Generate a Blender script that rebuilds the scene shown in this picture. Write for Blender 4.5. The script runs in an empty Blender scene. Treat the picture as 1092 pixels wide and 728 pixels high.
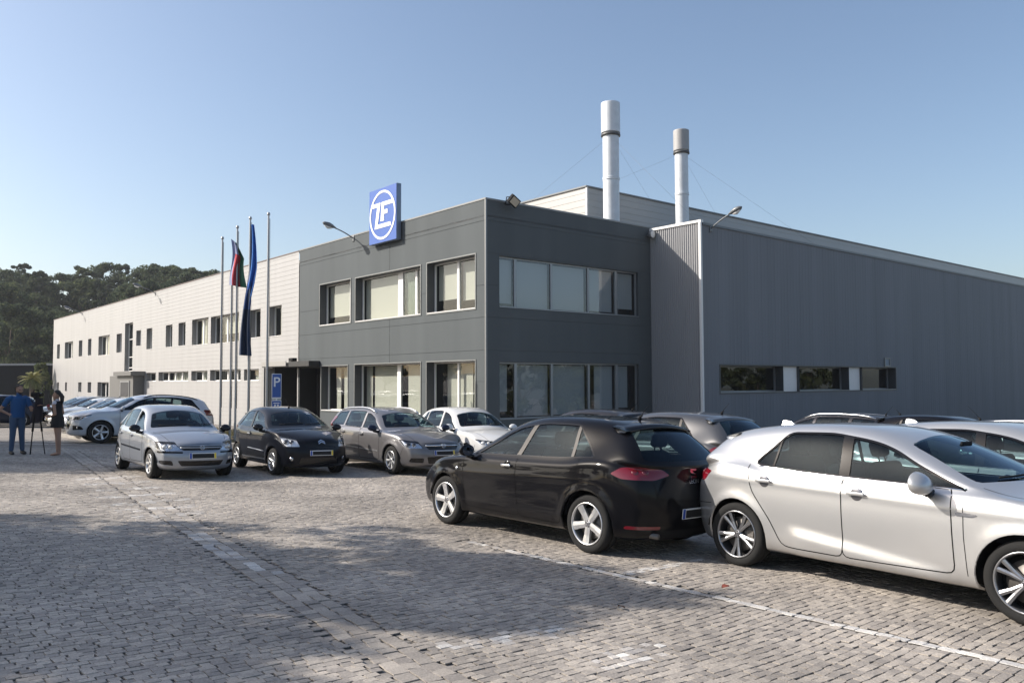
import bpy, bmesh, math, random
import numpy as np
from math import sin, cos, pi, radians, sqrt, atan2, hypot
from mathutils import Vector, Matrix
from mathutils.bvhtree import BVHTree

# ------------------------------------------------------------------ camera
sc = bpy.context.scene
CAM_H = 1.60
PITCH, ROLL, FPX = 0.04791505, 0.00372986, 870.277
cam_data = bpy.data.cameras.new("camera")
cam_data.sensor_fit = 'HORIZONTAL'
cam_data.sensor_width = 36.0
cam_data.lens = 36.0 * FPX / 1092.0
cam_data.clip_start, cam_data.clip_end = 0.1, 3000.0
cam = bpy.data.objects.new("camera", cam_data)
sc.collection.objects.link(cam)
cam.matrix_world = (Matrix.Translation((0, 0, CAM_H)) @ Matrix.Rotation(pi / 2 + PITCH, 4, 'X')
                    @ Matrix.Rotation(-ROLL, 4, 'Z'))
sc.camera = cam

# ------------------------------------------------------------------ sky and sun
SUN_DIR = Vector((-1.44, 0.10, 0.955)).normalized()          # towards the sun
SUN_EL = math.asin(SUN_DIR.z)
world = bpy.data.worlds.new("World")
sc.world = world
world.use_nodes = True
wn, wl = world.node_tree.nodes, world.node_tree.links
wn.clear()
w_out = wn.new('ShaderNodeOutputWorld')
w_bg = wn.new('ShaderNodeBackground')
w_sky = wn.new('ShaderNodeTexSky')
w_sky.sky_type = 'NISHITA'
w_sky.sun_disc = False
w_sky.sun_elevation = SUN_EL
w_sky.sun_rotation = atan2(SUN_DIR.x, SUN_DIR.y)
w_sky.altitude = 100
w_sky.air_density = 1.0
w_sky.dust_density = 2.2
w_sky.ozone_density = 1.1
w_bg.inputs['Strength'].default_value = 0.13
wl.new(w_sky.outputs[0], w_bg.inputs['Color'])
wl.new(w_bg.outputs[0], w_out.inputs['Surface'])
sun_data = bpy.data.lights.new("sun", 'SUN')
sun_data.energy = 5.0
sun_data.angle = radians(0.53)
sun_data.color = (1.0, 0.925, 0.83)
sun = bpy.data.objects.new("sun", sun_data)
sc.collection.objects.link(sun)
sun.rotation_euler = SUN_DIR.to_track_quat('Z', 'Y').to_euler()
sc.view_settings.view_transform = 'Standard'
sc.view_settings.look = 'None'
sc.view_settings.exposure = 0.45
sc.view_settings.gamma = 1.0
sc.view_settings.use_curve_mapping = False
sc.render.engine = 'CYCLES'
sc.cycles.use_denoising = True
sc.cycles.max_bounces = 10
sc.cycles.transparent_max_bounces = 24
sc.cycles.caustics_reflective = False
sc.cycles.caustics_refractive = False

rng = random.Random(11)
COL = sc.collection

# ------------------------------------------------------------------ the sloping ground and the building's own axes
GA, GB = -0.022, -0.026                                       # the yard falls gently to the right and away
def gz(x, y):
    return GA * x + GB * y
GN = Vector((-GA, -GB, 1)).normalized()
O = Vector((-0.894, 28.0, -0.06))                              # foot line of the office corner
U = Vector((-0.64134, 0.76725, 0))                             # along the long sunlit front
V = Vector((0.76725, 0.64134, 0))                              # along the shaded side
def bp(u, v, z=0.0):
    return O + U * u + V * v + Vector((0, 0, z))
BM = Matrix(((U.x, V.x, 0, O.x), (U.y, V.y, 0, O.y), (U.z, V.z, 1, O.z), (0, 0, 0, 1)))

# ------------------------------------------------------------------ helpers
def tag(o, label=None, cat=None, group=None, kind=None):
    if label: o['label'] = label
    if cat: o['category'] = cat
    if group: o['group'] = group
    if kind: o['kind'] = kind
    return o

def empty(name, mat=None, parent=None):
    o = bpy.data.objects.new(name, None)
    o.empty_display_size = 0.2
    COL.objects.link(o)
    if parent: o.parent = parent
    if mat is not None: o.matrix_basis = mat
    return o

def new_mesh_obj(name, verts, faces, mats, parent=None, midx=None, smooth=False, matrix=None):
    me = bpy.data.meshes.new(name)
    me.from_pydata([tuple(v) for v in verts], [], faces)
    for m in (mats if isinstance(mats, (list, tuple)) else [mats]):
        me.materials.append(m)
    if midx is not None:
        me.polygons.foreach_set('material_index', np.asarray(midx, dtype=np.int32))
    if smooth is True:
        me.polygons.foreach_set('use_smooth', [True] * len(me.polygons))
    elif isinstance(smooth, (list, np.ndarray)):
        me.polygons.foreach_set('use_smooth', list(smooth))
    me.update()
    o = bpy.data.objects.new(name, me)
    COL.objects.link(o)
    if parent: o.parent = parent
    if matrix is not None: o.matrix_basis = matrix
    return o

class MB:
    """collects simple shapes; build() links them as ONE mesh object"""
    def __init__(self):
        self.v, self.f, self.mi, self.sm = [], [], [], []
        self.M = None
    def add(self, verts, faces, mi=0, sm=False):
        b = len(self.v)
        if self.M is not None:
            verts = [self.M @ Vector(p) for p in verts]
        self.v += [tuple(p) for p in verts]
        self.f += [tuple(i + b for i in f) for f in faces]
        self.mi += [mi] * len(faces)
        self.sm += [sm] * len(faces)
    def box(self, a, b, mi=0):
        x0, x1 = sorted((a[0], b[0])); y0, y1 = sorted((a[1], b[1])); z0, z1 = sorted((a[2], b[2]))
        self.add([(x0, y0, z0), (x1, y0, z0), (x1, y1, z0), (x0, y1, z0),
                  (x0, y0, z1), (x1, y0, z1), (x1, y1, z1), (x0, y1, z1)],
                 [(0, 3, 2, 1), (4, 5, 6, 7), (0, 1, 5, 4), (1, 2, 6, 5), (2, 3, 7, 6), (3, 0, 4, 7)], mi)
    def rbox(self, a, b, r, mi=0, seg=2):
        bm = bmesh.new()
        bmesh.ops.create_cube(bm, size=1)
        c = [(a[i] + b[i]) / 2 for i in range(3)]; s = [abs(b[i] - a[i]) for i in range(3)]
        for v in bm.verts:
            v.co = Vector((c[0] + v.co.x * s[0], c[1] + v.co.y * s[1], c[2] + v.co.z * s[2]))
        bmesh.ops.bevel(bm, geom=list(bm.edges), offset=r, segments=seg, affect='EDGES', profile=0.5)
        bm.verts.index_update()
        self.add([v.co.copy() for v in bm.verts], [[v.index for v in f.verts] for f in bm.faces], mi, True)
        bm.free()
    def tube(self, p0, p1, r0, r1=None, n=12, mi=0, caps=True):
        r1 = r0 if r1 is None else r1
        p0, p1 = Vector(p0), Vector(p1)
        d = (p1 - p0).normalized()
        a = d.orthogonal().normalized(); b = d.cross(a)
        vs = []
        for p, r in ((p0, r0), (p1, r1)):
            vs += [p + (a * cos(2 * pi * k / n) + b * sin(2 * pi * k / n)) * r for k in range(n)]
        fs = [(k, (k + 1) % n, n + (k + 1) % n, n + k) for k in range(n)]
        self.add(vs, fs, mi, True)
        if caps:
            self.add(vs, [tuple(reversed(range(n))), tuple(range(n, 2 * n))], mi)
    def path(self, pts, rad, n=10, mi=0):
        pts = [Vector(p) for p in pts]
        rad = rad if isinstance(rad, (list, tuple)) else [rad] * len(pts)
        d = (pts[1] - pts[0]).normalized()
        a = d.orthogonal().normalized()
        vs = []
        for i, p in enumerate(pts):
            t = (pts[min(i + 1, len(pts) - 1)] - pts[max(i - 1, 0)]).normalized()
            a = (a - t * a.dot(t)).normalized(); b = t.cross(a)
            vs += [p + (a * cos(2 * pi * k / n) + b * sin(2 * pi * k / n)) * rad[i] for k in range(n)]
        fs = []
        for i in range(len(pts) - 1):
            for k in range(n):
                fs.append((i * n + k, i * n + (k + 1) % n, (i + 1) * n + (k + 1) % n, (i + 1) * n + k))
        fs += [tuple(reversed(range(n))), tuple(range((len(pts) - 1) * n, len(pts) * n))]
        self.add(vs, fs, mi, True)
    def lathe(self, prof, origin=(0, 0, 0), axis='Z', n=32, mi=0, closed=False):
        """prof: (r, h) pairs; axis Z or Y"""
        vs = []
        for r, h in prof:
            for k in range(n):
                c, s = cos(2 * pi * k / n) * r, sin(2 * pi * k / n) * r
                p = (c, s, h) if axis == 'Z' else (s, h, c)
                vs.append((p[0] + origin[0], p[1] + origin[1], p[2] + origin[2]))
        fs = []
        m = len(prof)
        for i in range(m if closed else m - 1):
            j = (i + 1) % m
            for k in range(n):
                fs.append((i * n + k, i * n + (k + 1) % n, j * n + (k + 1) % n, j * n + k))
        self.add(vs, fs, mi, True)
    def prism(self, poly, d, mi=0):
        """poly: 3-D loop, extruded by vector d"""
        n = len(poly); d = Vector(d)
        vs = [Vector(p) for p in poly] + [Vector(p) + d for p in poly]
        self.add(vs, [tuple(reversed(range(n))), tuple(range(n, 2 * n))]
                 + [(k, (k + 1) % n, n + (k + 1) % n, n + k) for k in range(n)], mi)
    def quad(self, *p, mi=0):
        self.add(p, [tuple(range(len(p)))], mi)
    def build(self, name, mats, parent=None, matrix=None):
        return new_mesh_obj(name, self.v, self.f, mats, parent, self.mi, np.array(self.sm, dtype=bool), matrix)

# ------------------------------------------------------------------ materials
MATS = {}
def mat(name, color, rough=0.6, metal=0.0, spec=0.5, coat=0.0, coat_rough=0.03, bump=None, vary=None, emit=None):
    """bump=(scale, strength), vary=(scale, amount): real dirt and wear in the surface itself"""
    if name in MATS: return MATS[name]
    m = bpy.data.materials.new(name); m.use_nodes = True
    nt = m.node_tree; b = nt.nodes['Principled BSDF']
    b.inputs['Base Color'].default_value = (*color, 1)
    b.inputs['Roughness'].default_value = rough
    b.inputs['Metallic'].default_value = metal
    b.inputs['Specular IOR Level'].default_value = spec
    b.inputs['Coat Weight'].default_value = coat
    b.inputs['Coat Roughness'].default_value = coat_rough
    tc = nt.nodes.new('ShaderNodeTexCoord')
    if vary and len(vary) > 2:                                  # rain streaks: noise drawn out downwards
        mp = nt.nodes.new('ShaderNodeMapping'); mp.inputs['Scale'].default_value = (1, 1, vary[2])
        nt.links.new(tc.outputs['Object'], mp.inputs['Vector'])
    if vary:
        n = nt.nodes.new('ShaderNodeTexNoise'); n.inputs['Scale'].default_value = vary[0]
        n.inputs['Detail'].default_value = 6
        nt.links.new(mp.outputs[0] if len(vary) > 2 else tc.outputs['Object'], n.inputs['Vector'])
        mr = nt.nodes.new('ShaderNodeMapRange')
        mr.inputs[1].default_value, mr.inputs[2].default_value = 0.25, 0.75
        mr.inputs[3].default_value, mr.inputs[4].default_value = 1 - vary[1], 1 + vary[1]
        nt.links.new(n.outputs[0], mr.inputs[0])
        mx = nt.nodes.new('ShaderNodeMix'); mx.data_type = 'RGBA'; mx.blend_type = 'MULTIPLY'
        mx.inputs[0].default_value = 1
        mx.inputs[6].default_value = (*color, 1)
        nt.links.new(mr.outputs[0], mx.inputs[7])
        nt.links.new(mx.outputs[2], b.inputs['Base Color'])
    if bump:
        n2 = nt.nodes.new('ShaderNodeTexNoise'); n2.inputs['Scale'].default_value = bump[0]
        n2.inputs['Detail'].default_value = 4
        nt.links.new(tc.outputs['Object'], n2.inputs['Vector'])
        bp_ = nt.nodes.new('ShaderNodeBump'); bp_.inputs['Strength'].default_value = bump[1]
        bp_.inputs['Distance'].default_value = 0.01
        nt.links.new(n2.outputs[0], bp_.inputs['Height'])
        nt.links.new(bp_.outputs[0], b.inputs['Normal'])
    MATS[name] = m
    return m

def glass_mat(name, tint, ior=1.6, rough=0.0, wave=0.0, tone=(0.95, 0.97, 1)):
    """a thin pane: tinted see-through, mirror-like at a glancing view"""
    if name in MATS: return MATS[name]
    m = bpy.data.materials.new(name); m.use_nodes = True
    nt = m.node_tree; nt.nodes.clear()
    out = nt.nodes.new('ShaderNodeOutputMaterial')
    tr = nt.nodes.new('ShaderNodeBsdfTransparent'); tr.inputs[0].default_value = (*tint, 1)
    gl = nt.nodes.new('ShaderNodeBsdfGlossy'); gl.inputs['Roughness'].default_value = rough
    gl.inputs[0].default_value = (*tone, 1)
    geo = nt.nodes.new('ShaderNodeNewGeometry')
    dt = nt.nodes.new('ShaderNodeVectorMath'); dt.operation = 'DOT_PRODUCT'
    nt.links.new(geo.outputs['Incoming'], dt.inputs[0]); nt.links.new(geo.outputs['Normal'], dt.inputs[1])
    def mth(op, a, b=None, c=None):
        n = nt.nodes.new('ShaderNodeMath'); n.operation = op
        for i, x in enumerate((a, b, c)):
            if x is None: continue
            if isinstance(x, (int, float)): n.inputs[i].default_value = x
            else: nt.links.new(x, n.inputs[i])
        return n.outputs[0]
    ab = mth('ABSOLUTE', dt.outputs['Value'])
    f0 = ((ior - 1) / (ior + 1)) ** 2 * 1.6                    # two faces of the pane (Schlick)
    fr = mth('MULTIPLY_ADD', mth('POWER', mth('SUBTRACT', 1.0, ab), 5.0), 1 - f0, f0)
    mx = nt.nodes.new('ShaderNodeMixShader')
    nt.links.new(fr, mx.inputs[0])
    nt.links.new(tr.outputs[0], mx.inputs[1]); nt.links.new(gl.outputs[0], mx.inputs[2])
    nt.links.new(mx.outputs[0], out.inputs[0])
    if wave:
        tc = nt.nodes.new('ShaderNodeTexCoord')
        n2 = nt.nodes.new('ShaderNodeTexNoise'); n2.inputs['Scale'].default_value = 1.2
        nt.links.new(tc.outputs['Object'], n2.inputs['Vector'])
        b_ = nt.nodes.new('ShaderNodeBump'); b_.inputs['Strength'].default_value = wave
        b_.inputs['Distance'].default_value = 0.02
        nt.links.new(n2.outputs[0], b_.inputs['Height'])
        nt.links.new(b_.outputs[0], gl.inputs['Normal'])
    MATS[name] = m
    return m

def srgb(r, g, b):
    def f(c):
        c /= 255.0
        return c / 12.92 if c <= 0.04045 else ((c + 0.055) / 1.055) ** 2.4
    return (f(r), f(g), f(b))

BANDS = [(-2.44, 7.78, -8.89, 17.63, 3, .115, -6, 24, (0, 0)), (-.17, 9.0, 3.30, 5.08, 1, .085, -.6, 5.6, (.45, 1.0))]
# ================================================================== ground
def ground_mat():
    m = bpy.data.materials.new("yard_stone"); m.use_nodes = True
    nt = m.node_tree; b = nt.nodes['Principled BSDF']; L = nt.links
    tc = nt.nodes.new('ShaderNodeTexCoord')
    br = nt.nodes.new('ShaderNodeTexBrick')
    br.inputs['Scale'].default_value = 1.0
    br.inputs['Brick Width'].default_value = .135; br.inputs['Row Height'].default_value = .115
    br.inputs['Mortar Size'].default_value = .010; br.inputs['Mortar Smooth'].default_value = .6; br.inputs['Bias'].default_value = 0
    br.inputs['Color1'].default_value = (.33, .30, .27, 1); br.inputs['Color2'].default_value = (.22, .205, .19, 1)
    br.inputs['Mortar'].default_value = (.105, .092, .076, 1)
    wv = nt.nodes.new('ShaderNodeTexNoise'); wv.inputs['Scale'].default_value = 3
    L.new(tc.outputs['Object'], wv.inputs['Vector'])
    mxv = nt.nodes.new('ShaderNodeMix'); mxv.data_type = 'VECTOR'; mxv.inputs[0].default_value = .04
    L.new(tc.outputs['Object'], mxv.inputs[4]); L.new(wv.outputs['Color'], mxv.inputs[5])
    L.new(mxv.outputs[1], br.inputs['Vector'])
    n = nt.nodes.new('ShaderNodeTexNoise'); n.inputs['Scale'].default_value = .35; n.inputs['Detail'].default_value = 8
    L.new(tc.outputs['Object'], n.inputs['Vector'])
    mr = nt.nodes.new('ShaderNodeMapRange'); mr.inputs[1].default_value = .3; mr.inputs[2].default_value = .7; mr.inputs[3].default_value = .75; mr.inputs[4].default_value = 1.15
    L.new(n.outputs[0], mr.inputs[0])
    mx = nt.nodes.new('ShaderNodeMix'); mx.data_type = 'RGBA'; mx.blend_type = 'MULTIPLY'; mx.inputs[0].default_value = 1
    L.new(br.outputs['Color'], mx.inputs[6]); L.new(mr.outputs[0], mx.inputs[7]); L.new(mx.outputs[2], b.inputs['Base Color'])
    bu = nt.nodes.new('ShaderNodeBump'); bu.inputs['Strength'].default_value = .9; bu.inputs['Distance'].default_value = .02; bu.invert = True
    L.new(br.outputs['Fac'], bu.inputs['Height']); L.new(bu.outputs[0], b.inputs['Normal'])
    b.inputs['Roughness'].default_value = .85
    return m
_gx = (V - GN * V.dot(GN)).normalized(); _gy = GN.cross(_gx)
GMO = Matrix(((_gx.x, _gy.x, GN.x, 0), (_gx.y, _gy.y, GN.y, 0), (_gx.z, _gy.z, GN.z, 0), (0, 0, 0, 1)))
gmb = MB()
E_ = [-330, -150, -60, -20, 0, 20, 60, 150, 330]
for i in range(8):
    for j in range(8):
        gmb.quad((E_[j], E_[i], 0), (E_[j + 1], E_[i], 0), (E_[j + 1], E_[i + 1], 0), (E_[j], E_[i + 1], 0))
ground = gmb.build("ground", [ground_mat()], None, GMO)
for p_ in ground.data.polygons: pass
tag(ground, kind='structure')

def stone_mat(name, c, v):
    m = bpy.data.materials.new(name); m.use_nodes = True
    nt = m.node_tree; b = nt.nodes['Principled BSDF']; L = nt.links
    g = nt.nodes.new('ShaderNodeNewGeometry')
    rp = nt.nodes.new('ShaderNodeValToRGB')
    e = rp.color_ramp.elements
    e[0].position = 0; e[0].color = (c[0] * (1 - v), c[1] * (1 - v), c[2] * (1 - v * .9), 1)
    e[1].position = 1; e[1].color = (c[0] * (1 + v), c[1] * (1 + v * .95), c[2] * (1 + v * .9), 1)
    L.new(g.outputs['Random Per Island'], rp.inputs[0])
    tc = nt.nodes.new('ShaderNodeTexCoord')
    n = nt.nodes.new('ShaderNodeTexNoise'); n.inputs['Scale'].default_value = 70; n.inputs['Detail'].default_value = 5; n.inputs['Roughness'].default_value = .7
    L.new(tc.outputs['Object'], n.inputs['Vector'])
    mr = nt.nodes.new('ShaderNodeMapRange'); mr.inputs[1].default_value = .3; mr.inputs[2].default_value = .7; mr.inputs[3].default_value = .64; mr.inputs[4].default_value = 1.30
    L.new(n.outputs[0], mr.inputs[0])
    n3 = nt.nodes.new('ShaderNodeTexNoise'); n3.inputs['Scale'].default_value = .55; n3.inputs['Detail'].default_value = 7
    L.new(tc.outputs['Object'], n3.inputs['Vector'])
    mr3 = nt.nodes.new('ShaderNodeMapRange'); mr3.inputs[1].default_value = .3; mr3.inputs[2].default_value = .7; mr3.inputs[3].default_value = .66; mr3.inputs[4].default_value = 1.2
    L.new(n3.outputs[0], mr3.inputs[0])
    mm = nt.nodes.new('ShaderNodeMath'); mm.operation = 'MULTIPLY'; L.new(mr.outputs[0], mm.inputs[0]); L.new(mr3.outputs[0], mm.inputs[1])
    mx = nt.nodes.new('ShaderNodeMix'); mx.data_type = 'RGBA'; mx.blend_type = 'MULTIPLY'; mx.inputs[0].default_value = 1
    L.new(rp.outputs[0], mx.inputs[6]); L.new(mm.outputs[0], mx.inputs[7]); L.new(mx.outputs[2], b.inputs['Base Color'])
    bu = nt.nodes.new('ShaderNodeBump'); bu.inputs['Strength'].default_value = .4; bu.inputs['Distance'].default_value = .004
    L.new(n.outputs[0], bu.inputs['Height']); L.new(bu.outputs[0], b.inputs['Normal'])
    b.inputs['Roughness'].default_value = .72; b.inputs['Specular IOR Level'].default_value = .35
    return m
granite_m = stone_mat("granite_sett", (.35, .317, .278), .24)
painted_m = stone_mat("painted_sett", (.56, .545, .515), .22)
worn_m = stone_mat("worn_painted_sett", (.43, .405, .375), .22)

def uv(x, y):
    """yard coordinates along U and V from the point under the camera"""
    return x * U.x + y * U.y, x * V.x + y * V.y
# painted lines: (x0, y0, x1, y1, width, share of stones still white)
LINES = [(.93, 7.66, 1.95, 8.55, .05, .45),
         (-8.1, 15.3, -7.3, 16.2, .16, .2), (-7.55, 14.4, -6.7, 15.25, .16, .22), (-7.0, 13.55, -6.1, 14.3, .16, .25), (-6.4, 12.65, -5.55, 13.5, .16, .22), (-5.85, 11.77, -5.0, 12.8, .16, .2), (-5.4, 11.2, -4.6, 12.0, .16, .18), (-4.94, 10.7, -4.25, 11.3, .15, .16),
         (-3.85, 9.75, -2.2, 7.45, .10, .30), (-.45, 5.35, .40, 5.85, .13, .10), (.50, 5.10, 1.0, 5.45, .12, .08)]
def setts():
    R = np.random.default_rng(5)
    rows = []
    ymax, ymin = 24.0, 2.6
    corners = [uv(x, y) for x, y in ((-.8 * ymax, ymax), (.8 * ymax, ymax), (-1.5 * ymin, ymin), (1.5 * ymin, ymin))]
    u0, u1 = min(c[0] for c in corners), max(c[0] for c in corners)
    v0, v1 = min(c[1] for c in corners), max(c[1] for c in corners)
    rows_ = []
    for (x0, y0, x1, y1, nr, wd, t0, t1, pt) in BANDS:
        q0, q1 = np.array(uv(x0, y0)), np.array(uv(x1, y1)); d_ = (q1 - q0) / np.linalg.norm(q1 - q0)
        rows_.append((q0, d_, np.array((-d_[1], d_[0])), nr, wd, t0, t1, pt))
    pc = []                                                  # cx, cy, half length, half width, angle, is band
    pitch = .067
    u = u0
    k = 0
    while u < u1:
        hwid = pitch / 2 - .0030
        v = v0 + R.uniform(0, .1)
        while v < v1:
            ln = R.uniform(.060, .105)
            pc.append((u, v + ln / 2, hwid, ln / 2 - .0016, 0))
            v += ln
        u += pitch; k += 1
    A = np.array(pc)
    # slow wander of the courses
    A[:, 0] += .05 * np.sin(A[:, 1] * .9 + A[:, 0] * .35) + .02 * np.sin(A[:, 1] * 2.3)
    for (q0, d_, n_, nr, wd, t0, t1, pt) in rows_:
        t_ = (A[:, :2] - q0) @ d_
        A = A[(np.abs((A[:, :2] - q0) @ n_) > nr * wd / 2 + .030) | (t_ < t0) | (t_ > t1)]
    B = []
    for (q0, d_, n_, nr, wd, t0, t1, pt) in rows_:
        for r in range(nr):
            u = t0
            while u < t1:
                ln = R.uniform(.09, .15)
                q = q0 + d_ * (u + ln / 2) + n_ * (r - (nr - 1) / 2) * wd
                f = pt[0] + (pt[1] - pt[0]) * (u - t0) / (t1 - t0)
                B.append((q[0], q[1], ln / 2 - .002, wd / 2 - .003, math.atan2(d_[1], d_[0]), 1 if R.random() < f else (2 if pt[1] > 0 and R.random() < .6 else 0))); u += ln
    A = np.concatenate([A, np.zeros((len(A), 1))], 1)
    A = np.concatenate([A, np.array(B)])
    X = A[:, 0] * U.x + A[:, 1] * V.x; Y = A[:, 0] * U.y + A[:, 1] * V.y
    ok = (Y > ymin) & (Y < ymax) & (np.abs(X) < Y * .68 + 1.8)
    A, X, Y = A[ok], X[ok], Y[ok]
    n = len(A)
    print('setts', n)
    # far stones may be coarser; every stone: a cut-corner top on a wider foot
    ang = R.normal(0, .045, n) + A[:, 4]
    jx = R.normal(0, .003, n); jy = R.normal(0, .004, n)
    a, b = A[:, 2] * R.uniform(.93, 1.07, n), A[:, 3] * R.uniform(.95, 1.03, n)
    h = .0085 + R.normal(0, .0014, n)
    tx, ty = R.normal(0, .016, n), R.normal(0, .016, n)
    c = .10
    loc = np.array([(1, -1 + c * 1.4), (1, 1 - c * 1.4), (1 - c, 1), (-1 + c, 1), (-1, 1 - c * 1.4), (-1, -1 + c * 1.4), (-1 + c, -1), (1 - c, -1)])
    V3 = np.zeros((n, 17, 3))
    for k in range(8):
        wob = R.normal(0, .05, (n, 2))
        lx, ly = (loc[k, 0] + wob[:, 0]) * a, (loc[k, 1] + wob[:, 1]) * b
        for lev, s, dz in ((0, .982, 0.0), (1, 1.0, -.003)):
            px = lx * s * np.cos(ang) - ly * s * np.sin(ang) + A[:, 0] + jx
            py = lx * s * np.sin(ang) + ly * s * np.cos(ang) + A[:, 1] + jy
            V3[:, lev * 8 + k, 0] = px; V3[:, lev * 8 + k, 1] = py
            V3[:, lev * 8 + k, 2] = h + dz + (lx * tx + ly * ty) * (1 if lev == 0 else .6)
    V3[:, 16, 0] = A[:, 0] + jx; V3[:, 16, 1] = A[:, 1] + jy; V3[:, 16, 2] = h + .0004
    V3[:, 8:16, 2] -= .004
    tris = []
    for k in range(8):
        tris.append((16, (k + 1) % 8, k))
    quads = [(k, (k + 1) % 8, 8 + (k + 1) % 8, 8 + k) for k in range(8)]
    base = (np.arange(n) * 17)[:, None, None]
    T = (np.array(tris)[None] + base).reshape(-1, 3)
    Q = (np.array(quads)[None] + base).reshape(-1, 4)
    me = bpy.data.meshes.new("stone_setts")
    lu, lv = V3[:, :, 0].copy(), V3[:, :, 1].copy()
    V3[:, :, 0] = lu * U.x + lv * V.x; V3[:, :, 1] = lu * U.y + lv * V.y
    V3[:, :, 2] += GA * V3[:, :, 0] + GB * V3[:, :, 1] + .004
    me.vertices.add(n * 17); me.vertices.foreach_set('co', V3.reshape(-1))
    me.loops.add(T.size + Q.size)
    me.loops.foreach_set('vertex_index', np.concatenate([T.reshape(-1), Q.reshape(-1)]).astype(np.int32))
    me.polygons.add(len(T) + len(Q))
    starts = np.concatenate([np.arange(len(T)) * 3, T.size + np.arange(len(Q)) * 4]).astype(np.int32)
    me.polygons.foreach_set('loop_start', starts)
    # white paint stays on single stones
    mi = A[:, 5].astype(np.int32)
    for (x0, y0, x1, y1, w, sh) in LINES:
        p0, p1 = np.array(uv(x0, y0)), np.array(uv(x1, y1)); d = p1 - p0; l = np.linalg.norm(d); d /= l
        r0 = A[:, 0] - p0[0]; r1 = A[:, 1] - p0[1]
        t = r0 * d[0] + r1 * d[1]; s = np.abs(r0 * d[1] - r1 * d[0])
        on = (t > 0) & (t < l) & (s < w)
        dice = R.random(n)
        mi[on & (dice < sh)] = 1
        mi[on & (dice >= sh) & (dice < sh + .45)] = 2
    me.materials.append(granite_m); me.materials.append(painted_m); me.materials.append(worn_m)
    me.polygons.foreach_set('material_index', np.concatenate([np.repeat(mi, 8), np.repeat(mi, 8)]))
    me.polygons.foreach_set('use_smooth', np.zeros(len(me.polygons), bool))
    me.update(calc_edges=True); me.validate()
    o = bpy.data.objects.new("stone_setts", me); COL.objects.link(o)
    tag(o, kind='structure')
    return o
setts_o = setts()

# ================================================================== the factory
def claddings():
    pass
white_clad = mat("white_cladding", (.375, .37, .365), .45, .0, vary=(1.6, .07, .06))
office_clad = mat("anthracite_panel", (.098, .110, .115), .7, .0, .12, vary=(1.2, .09, .08))
hall_clad = mat("grey_cladding", (.18, .19, .208), .6, .0, .2, vary=(1.4, .09, .05))
c_clad = mat("ribbed_sheet", (.285, .287, .295), .5, .0, .3)
raised_clad = mat("raised_cladding", (.36, .355, .345), .45, .1, vary=(.3, .05))
cap_m = mat("capping", (.22, .225, .225), .4, .3)
white_cap = mat("white_capping", (.75, .74, .72), .45)
roof_m = mat("roof_felt", (.16, .16, .16), .9)
frame_m = mat("window_frame_white", (.78, .77, .75), .4)
frame_grey = mat("window_frame_grey", (.30, .31, .32), .4, .5)
reveal_m = mat("window_reveal", (.06, .065, .07), .5)
reveal_w = mat("window_reveal_grey", (.22, .22, .22), .5)
blind_m = mat("roller_blind", (.56, .53, .47), .85)
blind_grey = mat("blind_grey", (.62, .65, .68), .85)
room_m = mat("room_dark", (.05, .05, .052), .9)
pier_m = mat("pier_panel", (.80, .77, .74), .5)
win_glass = glass_mat("window_glass", (.76, .80, .78), 1.5, wave=.03)
win_mirror = glass_mat("window_glass_coated", (.62, .65, .65), 1.65, wave=.05)

def lapped(mb, a0, a1, z0, z1, put, pitch, mi=0, depth=.012):
    """horizontal lapped boards between a0..a1 (put(a, out, z) gives the local point; out is away from the wall)"""
    if pitch is None:
        mb.quad(put(a0, 0, z0), put(a1, 0, z0), put(a1, 0, z1), put(a0, 0, z1), mi=mi); return
    k = math.floor(z0 / pitch)
    while k * pitch < z1 - 1e-6:
        lo, hi = max(z0, k * pitch), min(z1, (k + 1) * pitch)
        f = lambda z: depth * (1 - (z - k * pitch) / pitch)
        mb.quad(put(a0, f(lo), lo), put(a1, f(lo), lo), put(a1, f(hi), hi), put(a0, f(hi), hi), mi=mi)
        if hi < z1 - 1e-6:
            mb.quad(put(a0, 0, hi), put(a1, 0, hi), put(a1, depth, hi), put(a0, depth, hi), mi=mi)
        k += 1

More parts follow.
